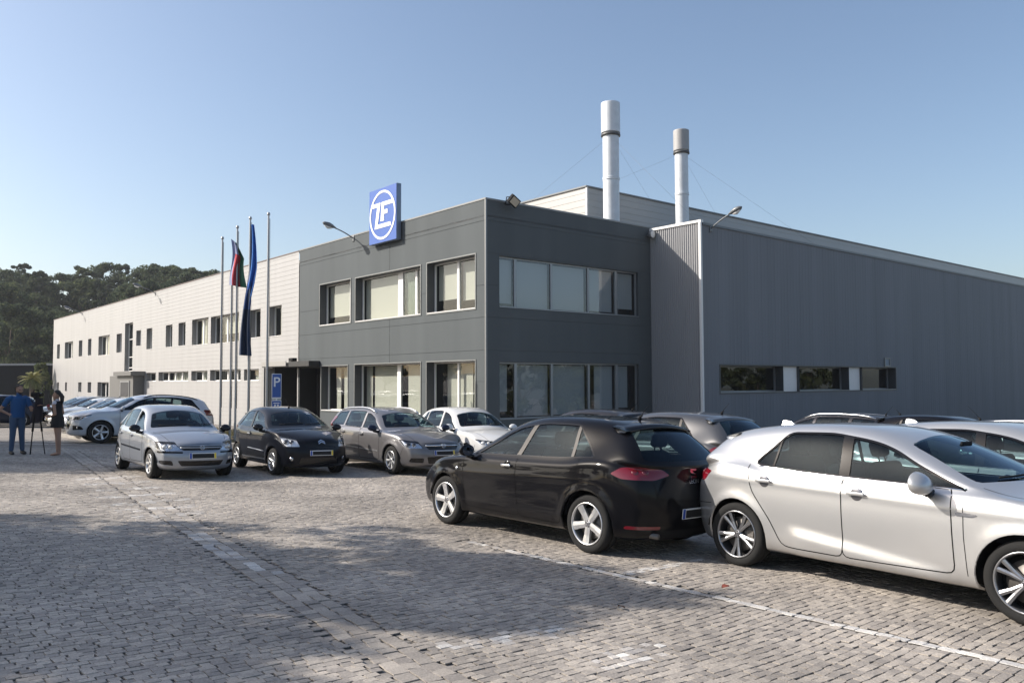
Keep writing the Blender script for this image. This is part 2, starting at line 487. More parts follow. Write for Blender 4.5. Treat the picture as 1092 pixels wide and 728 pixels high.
def wall_face(mb, put, a0, a1, z0, z1, holes, pitch=None, mi=0, joints=None, vjoints=(), depth=.012, gap=.008):
    """a wall with rectangular openings; joints are real narrow recesses between the panels"""
    A_ = sorted({a0, a1, *[h[0] for h in holes], *[h[1] for h in holes]})
    Z_ = sorted({z0, z1, *[h[2] for h in holes], *[h[3] for h in holes]})
    jz = sorted(joints or []); jv = sorted(vjoints)
    for i in range(len(A_) - 1):
        for j in range(len(Z_) - 1):
            ca, cz = (A_[i] + A_[i + 1]) / 2, (Z_[j] + Z_[j + 1]) / 2
            if any(h[0] < ca < h[1] and h[2] < cz < h[3] for h in holes): continue
            if joints is None:
                lapped(mb, A_[i], A_[i + 1], Z_[j], Z_[j + 1], put, pitch, mi, depth); continue
            zs = [Z_[j]] + [z for z in jz if Z_[j] + .02 < z < Z_[j + 1] - .02] + [Z_[j + 1]]
            as_ = [A_[i]] + [a for a in jv if A_[i] + .02 < a < A_[i + 1] - .02] + [A_[i + 1]]
            for p in range(len(zs) - 1):
                for q in range(len(as_) - 1):
                    zl = zs[p] + (gap if zs[p] in jz else 0); zh = zs[p + 1] - (gap if zs[p + 1] in jz else 0)
                    al = as_[q] + (gap if as_[q] in jv else 0); ah = as_[q + 1] - (gap if as_[q + 1] in jv else 0)
                    mb.quad(put(al, 0, zl), put(ah, 0, zl), put(ah, 0, zh), put(al, 0, zh), mi=mi)
                    if zs[p + 1] in jz:
                        t = zs[p + 1]
                        mb.quad(put(al, 0, t - gap), put(ah, 0, t - gap), put(ah, -.012, t - gap), put(al, -.012, t - gap), mi=mi)
                        mb.quad(put(al, -.012, t - gap), put(ah, -.012, t - gap), put(ah, -.012, t + gap), put(al, -.012, t + gap), mi=mi)
                        mb.quad(put(al, -.012, t + gap), put(ah, -.012, t + gap), put(ah, 0, t + gap), put(al, 0, t + gap), mi=mi)
                    if as_[q + 1] in jv:
                        t = as_[q + 1]
                        mb.quad(put(t - gap, -.012, zl), put(t + gap, -.012, zl), put(t + gap, -.012, zh), put(t - gap, -.012, zh), mi=mi)

# local axes of every building piece: x = V, y = U, z = up
LM = Matrix(((V.x, U.x, 0, O.x), (V.y, U.y, 0, O.y), (0, 0, 1, O.z), (0, 0, 0, 1)))
putA = lambda v: (lambda a, out, z: (v - out, a, z))              # faces -V, runs along U
putB = lambda u: (lambda a, out, z: (a, u - out, z))              # faces -U, runs along V

def window(parent, put, a0, a1, z0, z1, rec, frame, reveal, glass, mull=(), fw=.06, blinds=(), bm_=None, room=2.2, sill=True, transoms=(), lip=.0):
    """an opening in its wall: reveal and frame, panes, blinds and the room seen through them"""
    f = MB()
    r = rec
    for (p, q) in (((a0, z0), (a0, z1)), ((a1, z1), (a1, z0)), ((a0, z1), (a1, z1)), ((a1, z0), (a0, z0))):
        f.quad(put(p[0], 0, p[1]), put(q[0], 0, q[1]), put(q[0], -r, q[1]), put(p[0], -r, p[1]), mi=1)
    def bar(aa, ab, za, zb, out0, out1, mi=0):
        p = put(aa, out0, za); q = put(ab, out1, zb); f.box(p, q, mi)
    e = .003
    bar(a0 + e, a1 - e, z0 + e, z0 + fw, -r - .04, -r + .03); bar(a0 + e, a1 - e, z1 - fw, z1 - e, -r - .04, -r + .03)
    bar(a0 + e, a0 + fw, z0 + fw, z1 - fw, -r - .04, -r + .03); bar(a1 - fw, a1 - e, z0 + fw, z1 - fw, -r - .04, -r + .03)
    for m, w in mull: bar(m - w / 2, m + w / 2, z0 + fw, z1 - fw, -r - .04, -r + .032)
    for t in transoms: bar(a0 + fw, a1 - fw, t - .03, t + .03, -r - .038, -r + .028)
    if sill: bar(a0 + e, a1 - e, z0 + .001, z0 + .028, -r + .031, .02)
    w = f.build('window', [frame, reveal], parent)
    edges = [a0 + fw] + [x for m, ww in mull for x in (m - ww / 2, m + ww / 2)] + [a1 - fw]
    for i in range(0, len(edges), 2):
        g = MB()
        g.quad(put(edges[i], -r - .005, z0 + fw), put(edges[i + 1], -r - .005, z0 + fw), put(edges[i + 1], -r - .005, z1 - fw), put(edges[i], -r - .005, z1 - fw))
        g.build('pane', [glass], w)
    for (b0, b1, zb0, zb1, dep) in blinds:
        b = MB()
        n = 5
        p = put(b0, -r - dep, zb0); q = put(b1, -r - dep - .012, zb1); b.box(p, q)
        b.box(put(b0, -r - dep - .016, zb0 - .03), put(b1, -r - dep + .006, zb0))
        b.build('blind', [bm_ or blind_m], w)
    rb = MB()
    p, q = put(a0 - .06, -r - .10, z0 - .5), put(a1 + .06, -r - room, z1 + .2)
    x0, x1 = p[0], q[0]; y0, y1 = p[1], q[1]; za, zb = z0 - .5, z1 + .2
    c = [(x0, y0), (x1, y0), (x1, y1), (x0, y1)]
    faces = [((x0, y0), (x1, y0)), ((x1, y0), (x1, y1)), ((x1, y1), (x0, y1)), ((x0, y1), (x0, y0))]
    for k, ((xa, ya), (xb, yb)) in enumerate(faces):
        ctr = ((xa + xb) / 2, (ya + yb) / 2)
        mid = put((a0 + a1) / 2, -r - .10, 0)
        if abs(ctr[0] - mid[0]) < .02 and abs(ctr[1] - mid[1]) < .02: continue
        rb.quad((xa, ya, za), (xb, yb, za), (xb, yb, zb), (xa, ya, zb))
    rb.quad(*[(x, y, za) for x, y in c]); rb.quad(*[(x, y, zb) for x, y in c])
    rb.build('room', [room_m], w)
    return w

GZ = -2.2                                                        # walls run below the sloping yard
# ---- office block
office = empty('office_block', LM)
tag(office, 'two storey anthracite panel office block with deep windows on the corner', 'office building')
AUP = [(.59, 3.59, 4.19, 6.09), (4.04, 9.07, 4.20, 6.07), (9.51, 12.40, 4.21, 6.09)]
ALO = [(.60, 3.61, .35, 2.36), (4.03, 9.11, .35, 2.36), (9.72, 12.20, .35, 2.34)]
BUP = (.60, 7.86, 4.22, 6.03); BLO = (.60, 7.84, .30, 2.31)
DOOR = (12.32, 14.5, GZ, 2.30)
w_ = MB()
wall_face(w_, putA(0), 0, 14.56, GZ, 7.94, AUP + ALO + [DOOR], joints=[.35, 1.63, 2.71, 3.85, 4.97, 6.08, 7.21], vjoints=[6.30])
wall_face(w_, putB(0), 0, 8.65, GZ, 7.94, [BUP, BLO], joints=[.30, 1.63, 2.71, 3.85, 4.97, 6.08, 7.21])
w_.quad((0, 14.56, GZ), (0, 14.56, 7.94), (8.65, 14.56, 7.94), (8.65, 14.56, GZ))
w_.quad((8.65, 0, 7.4), (8.65, 14.56, 7.4), (8.65, 14.56, 7.94), (8.65, 0, 7.94))
w_.build('wall', [office_clad], office)
c_ = MB()
c_.box((-.02, -.02, 7.943), (.22, 14.60, 8.0)); c_.box((.22, -.02, 7.943), (8.70, .22, 8.0)); c_.box((.22, 14.40, 7.943), (8.70, 14.60, 8.0))
c_.build('parapet_capping', [cap_m], office)
t_ = MB(); t_.box((-.012, -.012, GZ), (.05, .05, 7.94)); t_.build('corner_trim', [cap_m], office)
t_ = MB(); t_.box((.0, 0, 7.35), (8.65, 14.56, 7.40)); t_.build('roof', [roof_m], office)
def lip(parent, put, h, w=.045, m=cap_m):
    a0, a1, z0, z1 = h; f = MB()
    for (p, q) in (((a0 - w, z1), (a1 + w, z1 + w)), ((a0 - w, z0 - w), (a1 + w, z0)), ((a0 - w, z0), (a0, z1)), ((a1, z0), (a1 + w, z1))):
        f.box(put(p[0], .004, p[1]), put(q[0], .022, q[1]))
    f.build('window_edging', [m], parent)
office_edge = mat("panel_edging", (.20, .21, .21), .4, .3)
A_ = putA(0); B_ = putB(0)
for h in AUP + ALO: lip(office, A_, h, m=office_edge)
# upper front windows: blinds let down to different heights
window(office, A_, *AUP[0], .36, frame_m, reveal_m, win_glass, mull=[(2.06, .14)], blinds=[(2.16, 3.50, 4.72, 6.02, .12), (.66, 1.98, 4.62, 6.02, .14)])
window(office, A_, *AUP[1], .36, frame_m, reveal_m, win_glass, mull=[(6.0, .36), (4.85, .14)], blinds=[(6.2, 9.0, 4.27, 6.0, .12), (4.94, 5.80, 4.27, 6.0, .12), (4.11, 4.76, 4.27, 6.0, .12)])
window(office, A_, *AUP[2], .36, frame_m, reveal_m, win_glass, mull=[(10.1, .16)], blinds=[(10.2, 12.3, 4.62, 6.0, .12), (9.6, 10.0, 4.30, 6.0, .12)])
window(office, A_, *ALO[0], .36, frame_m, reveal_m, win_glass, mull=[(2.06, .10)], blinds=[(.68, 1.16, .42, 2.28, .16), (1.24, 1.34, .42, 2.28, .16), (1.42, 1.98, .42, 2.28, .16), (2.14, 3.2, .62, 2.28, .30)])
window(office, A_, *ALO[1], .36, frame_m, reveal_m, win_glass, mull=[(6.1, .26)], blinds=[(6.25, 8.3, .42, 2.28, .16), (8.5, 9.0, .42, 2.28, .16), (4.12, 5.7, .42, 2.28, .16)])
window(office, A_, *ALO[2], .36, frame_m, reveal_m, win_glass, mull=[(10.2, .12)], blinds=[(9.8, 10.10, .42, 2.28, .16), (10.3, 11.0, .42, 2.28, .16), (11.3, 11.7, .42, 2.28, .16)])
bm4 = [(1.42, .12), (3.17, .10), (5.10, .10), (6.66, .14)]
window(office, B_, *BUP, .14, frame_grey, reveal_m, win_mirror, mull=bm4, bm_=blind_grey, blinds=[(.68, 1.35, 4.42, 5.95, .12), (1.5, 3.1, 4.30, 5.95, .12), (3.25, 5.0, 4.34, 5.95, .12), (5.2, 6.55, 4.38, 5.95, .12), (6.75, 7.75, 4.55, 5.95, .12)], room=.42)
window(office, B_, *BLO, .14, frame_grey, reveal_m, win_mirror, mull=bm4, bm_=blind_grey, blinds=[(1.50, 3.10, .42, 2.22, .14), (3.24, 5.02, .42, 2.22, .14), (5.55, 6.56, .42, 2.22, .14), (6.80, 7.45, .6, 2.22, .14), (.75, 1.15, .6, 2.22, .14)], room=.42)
# entrance with its canopy
cn = MB()
cn.box((-.56, 12.36, 2.36), (-.005, 14.50, 2.60)); cn.box((-.56, 14.62, 2.36), (-.02, 17.60, 2.56))
canopy_m = mat("canopy_black", (.02, .021, .022), .5)
cano = cn.build('canopy', [canopy_m], office)
cn = MB(); cn.box((-.60, 14.72, 2.40), (-.563, 17.56, 2.64)); cn.build('canopy_fascia', [mat("fascia_grey", (.34, .33, .31), .5)], cano)
dr = MB()
dr.box((.9, 12.36, GZ), (.95, 14.48, 2.29), 1)
for u in (12.6, 12.95, 13.35, 13.75, 14.2): dr.box((.80, u, -.75), (.90, u + .07, 2.0), 0)
dr.quad((0, 12.33, GZ), (.95, 12.33, GZ), (.95, 12.33, 2.3), (0, 12.33, 2.3), mi=1)
dr.quad((0, 14.49, GZ), (.95, 14.49, GZ), (.95, 14.49, 2.3), (0, 14.49, 2.3), mi=1)
dr.quad((0, 12.32, 2.3), (.95, 12.32, 2.3), (.95, 14.5, 2.3), (0, 14.5, 2.3), mi=1)
dr.build('entrance_door', [mat("door_bar", (.10, .10, .10), .4, .5), mat("door_dark", (.015, .015, .016), .4)], office)

# ---- long white wing
wing = empty('factory_wing', LM)
tag(wing, 'long white lapped cladding factory wing with two rows of small windows', 'factory building')
WUP = [(16.56, 18.03, 3.94, 5.49), (19.16, 20.53, 3.97, 5.48), (22.1, 26.44, 3.86, 5.49), (26.83, 29.71, 3.9, 5.51), (30.92, 32.29, 3.95, 5.46), (33.51, 34.88, 3.95, 5.45),
       (37.89, 39.22, 3.94, 5.45), (40.58, 41.77, 4.27, 5.43), (42.65, 44.80, 2.45, 6.12), (45.66, 47.14, 3.93, 5.43), (49.24, 52.78, 3.86, 5.48), (55.2, 56.4, 3.95, 5.42),
       (58.47, 59.83, 3.95, 5.42), (62.13, 65.56, 3.88, 5.47), (67.75, 69.04, 3.95, 5.4)]
WLO = [(19.3, 21.3, 1.69, 2.33), (21.76, 26.46, 1.69, 2.35), (26.88, 29.72, 1.69, 2.33), (30.27, 36.32, 1.69, 2.33), (36.9, 39.1, 1.69, 2.31), (49.27, 52.82, .0, 1.66), (54.95, 56.22, .72, 1.66),
       (58.5, 59.72, .75, 1.66), (64.3, 65.1, .78, 1.66), (67.8, 68.62, .78, 1.66)]
REC = (14.72, 17.32, GZ, 2.35)
w_ = MB()
wall_face(w_, putA(0), 14.62, 70.83, GZ, 7.93, WUP + WLO + [REC], pitch=.23, depth=.009)
w_.quad((0, 70.83, GZ), (0, 70.83, 7.93), (14, 70.83, 7.93), (14, 70.83, GZ))
w_.quad((14, 14.62, GZ), (14, 14.62, 7.93), (14, 70.83, 7.93), (14, 70.83, GZ))
w_.build('wall', [white_clad], wing)
c_ = MB(); c_.box((-.03, 14.62, 7.933), (.25, 70.86, 7.98)); c_.box((.25, 70.6, 7.933), (14, 70.86, 7.98)); c_.build('parapet_capping', [mat("brown_capping", (.16, .12, .11), .5)], wing)
t_ = MB(); t_.box((.25, 14.65, 7.40), (13.98, 70.6, 7.46)); t_.build('roof', [roof_m], wing)
wr = random.Random(3)
for h in WUP + WLO:
    wide = h[1] - h[0]
    mull = []
    if wide > 5: mull = [(h[0] + wide * f, .16) for f in (.12, .33, .55, .78)]
    elif wide > 2.5: mull = [(h[0] + wide * f, .16) for f in (.25, .55)]
    bl = []
    if wide > 1.2 and wr.random() < .75: bl = [(h[0] + .1, h[0] + wide * wr.uniform(.5, .9), h[2] + (.08 if h in WLO else wr.choice([.1, .1, .6])), h[3] - .08, .15)]
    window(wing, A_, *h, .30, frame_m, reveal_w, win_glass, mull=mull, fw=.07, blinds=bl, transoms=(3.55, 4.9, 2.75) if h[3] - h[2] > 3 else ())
# porch and black entrance recess
rc = MB()
for (a, b) in (((14.72, 2.35), (17.32, 2.35)),): rc.quad((0, 14.72, 2.35), (0, 17.32, 2.35), (1.6, 17.32, 2.35), (1.6, 14.72, 2.35))
rc.quad((0, 17.32, GZ), (1.6, 17.32, GZ), (1.6, 17.32, 2.35), (0, 17.32, 2.35)); rc.quad((0, 14.72, GZ), (0, 14.72, 2.35), (1.6, 14.72, 2.35), (1.6, 14.72, GZ))
rc.quad((1.6, 14.72, GZ), (1.6, 17.32, GZ), (1.6, 17.32, 2.35), (1.6, 14.72, 2.35))
rc.build('entrance_recess', [canopy_m], wing)
pl = MB(); pl.box((-.57, 17.32, GZ), (-.02, 17.62, 2.35)); pl.build('porch_pier', [mat("porch_grey", (.33, .325, .31), .6)], wing)
po = MB(); po.box((-.75, 39.6, GZ), (-.02, 45.9, 2.12)); po.box((-1.0, 39.3, 2.123), (-.02, 43.9, 2.42))
porch = po.build('side_porch', [mat("porch_dark", (.13, .128, .122), .6)], wing)
po = MB(); po.box((-.80, 40.4, .5), (-.753, 42.8, 1.75), 0); po.box((-.806, 40.55, .6), (-.801, 42.65, 1.65), 1); po.build('porch_window', [frame_grey, room_m], porch)

# ---- low hall on the right
hall = empty('factory_hall', LM)
tag(hall, 'large windowless grey factory hall wall with a low strip of windows', 'factory hall')
DW = (9.78, 24.68, 1.14, 2.24)
w_ = MB()
D_ = putB(-2.53)
wall_face(w_, D_, 8.65, 62.0, GZ - 1, 7.72, [DW], joints=[], vjoints=[])
w_.quad((62, -2.53, GZ - 1), (62, 4, GZ - 1), (62, 4, 7.72), (62, -2.53, 7.72))
w_.build('wall', [hall_clad], hall)
r_ = MB()                                                        # upright ribs, a real trapezoid profile
u = -2.53; n = 0
while u < 0 - 1e-6:
    p = .105
    x = [u, u + p * .35, u + p * .5, u + p * .85, u + p]
    o = [0, 0, .03, .03, 0]
    for k in range(4):
        r_.quad((8.65 - o[k], min(x[k], 0), GZ - 1), (8.65 - o[k + 1], min(x[k + 1], 0), GZ - 1), (8.65 - o[k + 1], min(x[k + 1], 0), 7.80), (8.65 - o[k], min(x[k], 0), 7.80))
    u += p
r_.build('ribbed_wall', [c_clad], hall)
r_ = MB()
v = 8.75; kk = 0
while v < 61.9:                                                  # shallow pressed ribs of the long wall
    pr = .006 if kk % 4 else .009
    for (z0_, z1_) in ([(GZ - 1, 7.70)] if not (DW[0] - .15 < v < DW[1] + .15) else [(GZ - 1, DW[2] - .06), (DW[3] + .06, 7.70)]):
        r_.add([(v, -2.5302, z0_), (v + .02, -2.53 - pr, z0_), (v + .05, -2.53 - pr, z0_), (v + .07, -2.5302, z0_), (v, -2.5302, z1_), (v + .02, -2.53 - pr, z1_), (v + .05, -2.53 - pr, z1_), (v + .07, -2.5302, z1_)],
               [(0, 1, 5, 4), (1, 2, 6, 5), (2, 3, 7, 6)])
    v += .25; kk += 1
r_.build('wall_rib', [hall_clad], hall)
c_ = MB(); c_.box((8.58, -2.6, 7.80), (8.75, -.002, 7.90)); c_.box((8.56, -2.60, GZ), (8.66, -2.50, 7.797)); c_.build('corner_capping', [white_cap], hall)
c_ = MB(); c_.box((8.76, -2.58, 7.723), (62.05, -2.30, 7.80)); c_.build('parapet_capping', [mat("capping_dark", (.14, .15, .16), .45, .3)], hall)
t_ = MB(); t_.box((8.70, -2.3, 7.42), (62, 4.0, 7.47)); t_.build('roof', [roof_m], hall)
lip(hall, D_, DW, .05, m=mat("strip_edging", (.10, .105, .11), .4, .3))
for a, b in ((14.32, 15.55), (19.95, 21.18)):
    st = MB(); st.box((a, -2.53 + .12, DW[2] + .004), (b, -2.53 + .34, DW[3] - .004)); st.build('window_pier', [pier_m], hall)
for a0, a1 in ((9.78, 14.30), (15.57, 19.93), (21.20, 24.68)):
    window(hall, D_, a0, a1, 1.14, 2.24, .42, frame_grey, reveal_m, win_mirror, fw=.07, room=1.5)

# ---- raised hall behind
rh = empty('raised_hall', LM)
tag(rh, 'taller pale ribbed factory hall rising behind the dark office block', 'factory hall')
w_ = MB()
wall_face(w_, putB(4.0), 8.95, 80, 7.3, 10.45, [], pitch=.30, depth=.012)
wall_face(w_, putA(8.95), 4.0, 40, 7.3, 10.45, [], pitch=.30, depth=.012)
w_.build('wall', [raised_clad], rh)
c_ = MB(); c_.box((8.88, 3.93, 10.453), (80, 4.10, 10.52)); c_.box((8.88, 4.10, 10.453), (9.1, 40, 10.52)); c_.build('parapet_capping', [mat("capping_dark", (.14, .15, .16), .45, .3)], rh)
t_ = MB(); t_.box((9.1, 4.1, 10.2), (80, 40, 10.25)); t_.build('roof', [roof_m], rh)
t_ = MB(); t_.box((8.925, 3.94, 7.3), (8.99, 4.03, 10.45)); t_.build('corner_trim', [white_cap], rh)

# ---- black store shed far left
shed = empty('store_shed')
p0 = Vector((-62, 80, 0)); 
sh = MB()
sh.box((-72, 84, -3), (-47.6, 100, 3.35)); sh.build('wall', [mat("shed_black", (.010, .012, .016), .8, spec=.1)], shed)
sh = MB(); sh.box((-72.1, 83.9, 3.353), (-47.5, 100.1, 3.55)); sh.build('roof', [mat("shed_roof", (.30, .31, .31), .6)], shed)
tag(shed, 'low black store shed with thin pale roof edge beside the wing', 'shed')

# ================================================================== cars
tyre_m = mat("tyre_rubber", (0.018, 0.018, 0.018), 0.85, spec=0.25, bump=(60, 0.15))
black_trim = mat("black_trim", (0.008, 0.008, 0.009), 0.12, spec=.4)
matt_black = mat("matt_black", (0.012, 0.012, 0.013), 0.8, spec=0.2)
gap_m = mat("panel_gap", (0.004, 0.004, 0.004), 0.9, spec=0.1)
cabin_m = mat("cabin_fabric", (0.016, 0.017, 0.020), 0.9, spec=0.2)
cabin_grey = mat("cabin_grey", (0.11, 0.11, 0.115), 0.9, spec=0.2)
chrome_m = mat("chrome", (0.85, 0.86, 0.88), 0.12, 1.0)
alloy_m = mat("alloy_silver", (0.62, 0.63, 0.65), 0.32, 0.85)
alloy_dark = mat("alloy_dark", (0.22, 0.22, 0.24), 0.3, 0.85)
reflector_m = mat("lamp_reflector", (0.6, 0.62, 0.65), 0.18, 1.0)
disc_m = mat("brake_steel", (0.16, 0.15, 0.14), 0.5, 0.7)
tail_m = mat("tail_lamp_red", (0.15, 0.005, 0.012), 0.12, coat=1.0)
tail_dark = mat("tail_lamp_smoked", (0.10, 0.006, 0.010), 0.10, coat=1.0)
amber_m = mat("amber_lens", (0.75, 0.22, 0.02), 0.15, coat=1.0)
white_plastic = mat("white_plastic", (0.72, 0.72, 0.70), 0.4)
plate_black = mat("plate_black", (0.006, 0.006, 0.006), 0.7)
plate_blue = mat("plate_blue", (0.02, 0.07, 0.35), 0.5)
plate_yellow = mat("plate_yellow", (0.75, 0.55, 0.03), 0.5)
car_glass = glass_mat("car_glass", (0.42, 0.52, 0.53), 1.32, tone=(.72, .87, 1.0))
dark_glass = glass_mat("dark_glass", (0.14, 0.17, 0.18), 1.32, tone=(.72, .87, 1.0))
lamp_glass = glass_mat("lamp_glass", (0.93, 0.94, 0.95), 1.5)

def paint(name, color, metal=0.0, rough=0.35, dust=.2):
    if name in MATS: return MATS[name]
    m = mat(name, color, rough, metal, spec=.04 if max(color) < .05 else .4, coat=1.0, coat_rough=0.02)
    nt = m.node_tree; b = nt.nodes['Principled BSDF']
    if max(color) < .05: b.inputs['Coat IOR'].default_value = 1.28
    tc = nt.nodes.new('ShaderNodeTexCoord')
    # a little road dust, heavier near the sills
    n = nt.nodes.new('ShaderNodeTexNoise'); n.inputs['Scale'].default_value = 5; n.inputs['Detail'].default_value = 8
    nt.links.new(tc.outputs['Object'], n.inputs['Vector'])
    sx = nt.nodes.new('ShaderNodeSeparateXYZ'); nt.links.new(tc.outputs['Object'], sx.inputs[0])
    mr = nt.nodes.new('ShaderNodeMapRange')
    mr.inputs[1].default_value, mr.inputs[2].default_value = 0.2, 0.75
    mr.inputs[3].default_value, mr.inputs[4].default_value = dust, dust * .12
    nt.links.new(sx.outputs['Z'], mr.inputs[0])
    mu = nt.nodes.new('ShaderNodeMath'); mu.operation = 'MULTIPLY'
    nt.links.new(mr.outputs[0], mu.inputs[0]); nt.links.new(n.outputs[0], mu.inputs[1])
    mx = nt.nodes.new('ShaderNodeMix'); mx.data_type = 'RGBA'
    mx.inputs[6].default_value = (*color, 1); mx.inputs[7].default_value = (0.16, 0.145, 0.125, 1)
    nt.links.new(mu.outputs[0], mx.inputs[0]); nt.links.new(mx.outputs[2], b.inputs['Base Color'])
    cr = nt.nodes.new('ShaderNodeMapRange'); cr.inputs[3].default_value = 0.015; cr.inputs[4].default_value = 0.10
    nt.links.new(mu.outputs[0], cr.inputs[0]); nt.links.new(cr.outputs[0], b.inputs['Coat Roughness'])
    return m

def fillet(pts, r, n=4):
    """round the corners of a planar loop given as tuples"""
    out = []
    m = len(pts)
    for i in range(m):
        p = np.array(pts[i], float)
        a = np.array(pts[i - 1], float) - p; b = np.array(pts[(i + 1) % m], float) - p
        la, lb = np.linalg.norm(a), np.linalg.norm(b)
        rr = r[i] if isinstance(r, (list, tuple)) else r
        rr = min(rr, la * 0.45, lb * 0.45)
        if rr < 1e-4:
            out.append(tuple(p)); continue
        p0, p1 = p + a / la * rr, p + b / lb * rr
        for k in range(n + 1):
            t = k / n
            out.append(tuple((1 - t) ** 2 * p0 + 2 * t * (1 - t) * p + t * t * p1))
    return out

def inside(px, py, poly):
    poly = np.asarray(poly); res = np.zeros(len(px), bool)
    n = len(poly); j = n - 1
    for i in range(n):
        xi, yi = poly[i]; xj, yj = poly[j]
        c = ((yi > py) != (yj > py)) & (px < (xj - xi) * (py - yi) / ((yj - yi) if yj != yi else 1e-12) + xi)
        res ^= c; j = i
    return res

class Cut:
    """one outline projected on the body along d; y_sign/x_min limit which faces it may take"""
    def __init__(self, name, pts, d, dz=0.0, order=0, sign=0):
        self.name = name
        d = Vector(d).normalized()
        self.d = d
        if abs(d.z) < 0.9:
            self.e = Vector((-d.y, d.x, 0)).normalized(); self.g = Vector((0, 0, 1))
        else:
            self.e = Vector((1, 0, 0)); self.g = Vector((0, 1, 0))
        self.poly = [(Vector(p).dot(self.e), Vector(p).dot(self.g)) for p in pts]
        self.sign = sign

def make_shell(p):
    """the body surface: a coarse cage, smoothed so that it passes through its own points"""
    hw = p['W'] / 2; wb = p['wb']; xf = wb / 2 + p['fo']; xr = xf - p['L']
    C = p['C']; zb = p['zb']; N = 12
    taper = p.get('taper', [.84, .935, .985, 1, 1, 1, 1, 1, .995, .975, .955, .86])
    yr = p['yr']; A = p['apillar']                              # x of the pillar foot, of the header corner
    xs = [xf - p.get('fc', .32), xf - .62, (xf - .62 + A[0]) / 2 + .02, A[0] + .05, (A[0] + A[1]) / 2, A[1],
          C[6][0], C[7][0], C[8][0] - .02, 0, 0, xr + p.get('rc', .26)]
    for j_ in (8, 9, 10): xs[j_] = xs[7] + (xs[11] - xs[7]) * (j_ - 7) / 4.0
    ky = p.get('ky', [.84, .95, .985, 1.0, .985, .935])
    z0 = p.get('z0', .19)
    S = np.zeros((N, 6, 3)); T = np.zeros((N, 5, 3))
    for i in range(N):
        zs = [z0, z0 + .06, 0, 0, zb[i] - .065, zb[i]]
        zs[2] = zs[1] + (zs[4] - zs[1]) * .33; zs[3] = zs[1] + (zs[4] - zs[1]) * .68
        for k in range(6):
            x = xs[i]
            if i == 0: x += [-.06, -.01, .02, .02, -.02, -.07][k]
            if i == N - 1: x -= [-.08, -.02, .02, .03, .0, -.04][k]
            S[i, k] = (x, hw * taper[i] * ky[k], zs[k])
    fr = [1, .9, .72, .38, 0]
    for i in range(N):
        yb = S[i, 5, 1]; T[i, 0] = S[i, 5]
        cx, cz = C[i]
        if i <= 2 or i == 11:
            for c in range(1, 5):
                f = fr[c]
                T[i, c] = (S[i, 5, 0] + (cx - S[i, 5, 0]) * (1 - f ** 2.6), yb * f, zb[i] + (cz - zb[i]) * (1 - f ** 2.2))
        else:
            if i == 3: c2 = np.array((A[0], yb - .10, zb[i] + .035))
            elif i == 4:
                a0 = np.array((A[0], S[3, 5, 1] - .10, zb[3] + .035)); a1 = np.array((A[1], yr, C[5][1] - .075))
                c2 = a0 * .48 + a1 * .52 + np.array((.0, .015, .02))
            elif i == 5: c2 = np.array((A[1], yr, cz - .07))
            elif i in (6, 7): c2 = np.array((cx, yr, cz - .055))
            elif i == 8: c2 = np.array((cx + .04, yr * p.get('rtap', .96), cz - .055))
            elif i == 10: c2 = np.array((cx + .10, yb - p.get('dp', .07), cz - .02))
            else: c2 = None
            if i == 9:
                e0 = np.array((C[8][0] + .04, yr * p.get('rtap', .96), C[8][1] - .055))
                e1 = np.array((C[10][0] + .10, S[10, 5, 1] - p.get('dp', .07), C[10][1] - .02))
                c2 = e0 * .5 + e1 * .5 + np.array((cx - (C[8][0] + C[10][0]) / 2, .02, cz - (C[8][1] + C[10][1]) / 2)) * .8
            T[i, 2] = c2
            m = (S[i, 5] + c2) / 2; m[1] += .012
            if i in (9, 10): m[1] += .01
            T[i, 1] = m
            q = .26
            T[i, 4] = (cx, 0, cz)
            T[i, 3] = (cx + (c2[0] - cx) * q, c2[1] * .54, cz + (c2[2] - cz) * q)
    def face(i, prof, pw):
        F = np.zeros((5, 5, 3))
        for k in range(5):
            xc, yc, zc = S[i, k]
            for c in range(5):
                f = fr[c]
                F[k, c] = (xc + (prof[k] - xc) * (1 - f ** pw), yc * f, zc)
        return F
    fp = [xf - .12, xf - .03, xf, xf - .005, xf - p.get('nose', .06)]
    rp = [xr + .14, xr + .06, xr, xr + .01, xr + p.get('tailin', .05)]
    F = face(0, fp, p.get('fpw', 2.6)); R = face(N - 1, rp, p.get('rpw', 3.2))
    verts, quads, idx = [], [], {}
    def vid(pt):
        key = tuple(np.round(pt, 5))
        if key not in idx:
            idx[key] = len(verts); verts.append(np.array(pt, float))
        return idx[key]
    for sgn in (1, -1):
        m = np.array((1, sgn, 1))
        def grid(G):
            for a in range(G.shape[0] - 1):
                for b in range(G.shape[1] - 1):
                    q = [vid(G[a, b] * m), vid(G[a + 1, b] * m), vid(G[a + 1, b + 1] * m), vid(G[a, b + 1] * m)]
                    quads.append(q if sgn > 0 else q[::-1])
        grid(S[::-1]); grid(T[::-1])
        Ff = np.concatenate([F, T[0:1, :]], 0); grid(Ff.transpose(1, 0, 2)[::-1])
        Rf = np.concatenate([R, T[N - 1:N, :]], 0); grid(Rf.transpose(1, 0, 2))
    verts = np.array(verts)
    me = bpy.data.meshes.new("shell_cage")
    me.from_pydata(verts.tolist(), [], quads)
    bm = bmesh.new(); bm.from_mesh(me); bmesh.ops.recalc_face_normals(bm, faces=bm.faces)
    s = sum(f.normal.dot(f.calc_center_median() - Vector((0, 0, .6))) * f.calc_area() for f in bm.faces)
    if s < 0: bmesh.ops.reverse_faces(bm, faces=bm.faces)
    bm.to_mesh(me); bm.free()
    ob = bpy.data.objects.new("shell_cage", me); COL.objects.link(ob)
    md = ob.modifiers.new("s", 'SUBSURF'); md.levels = 2
    cur = verts.copy()
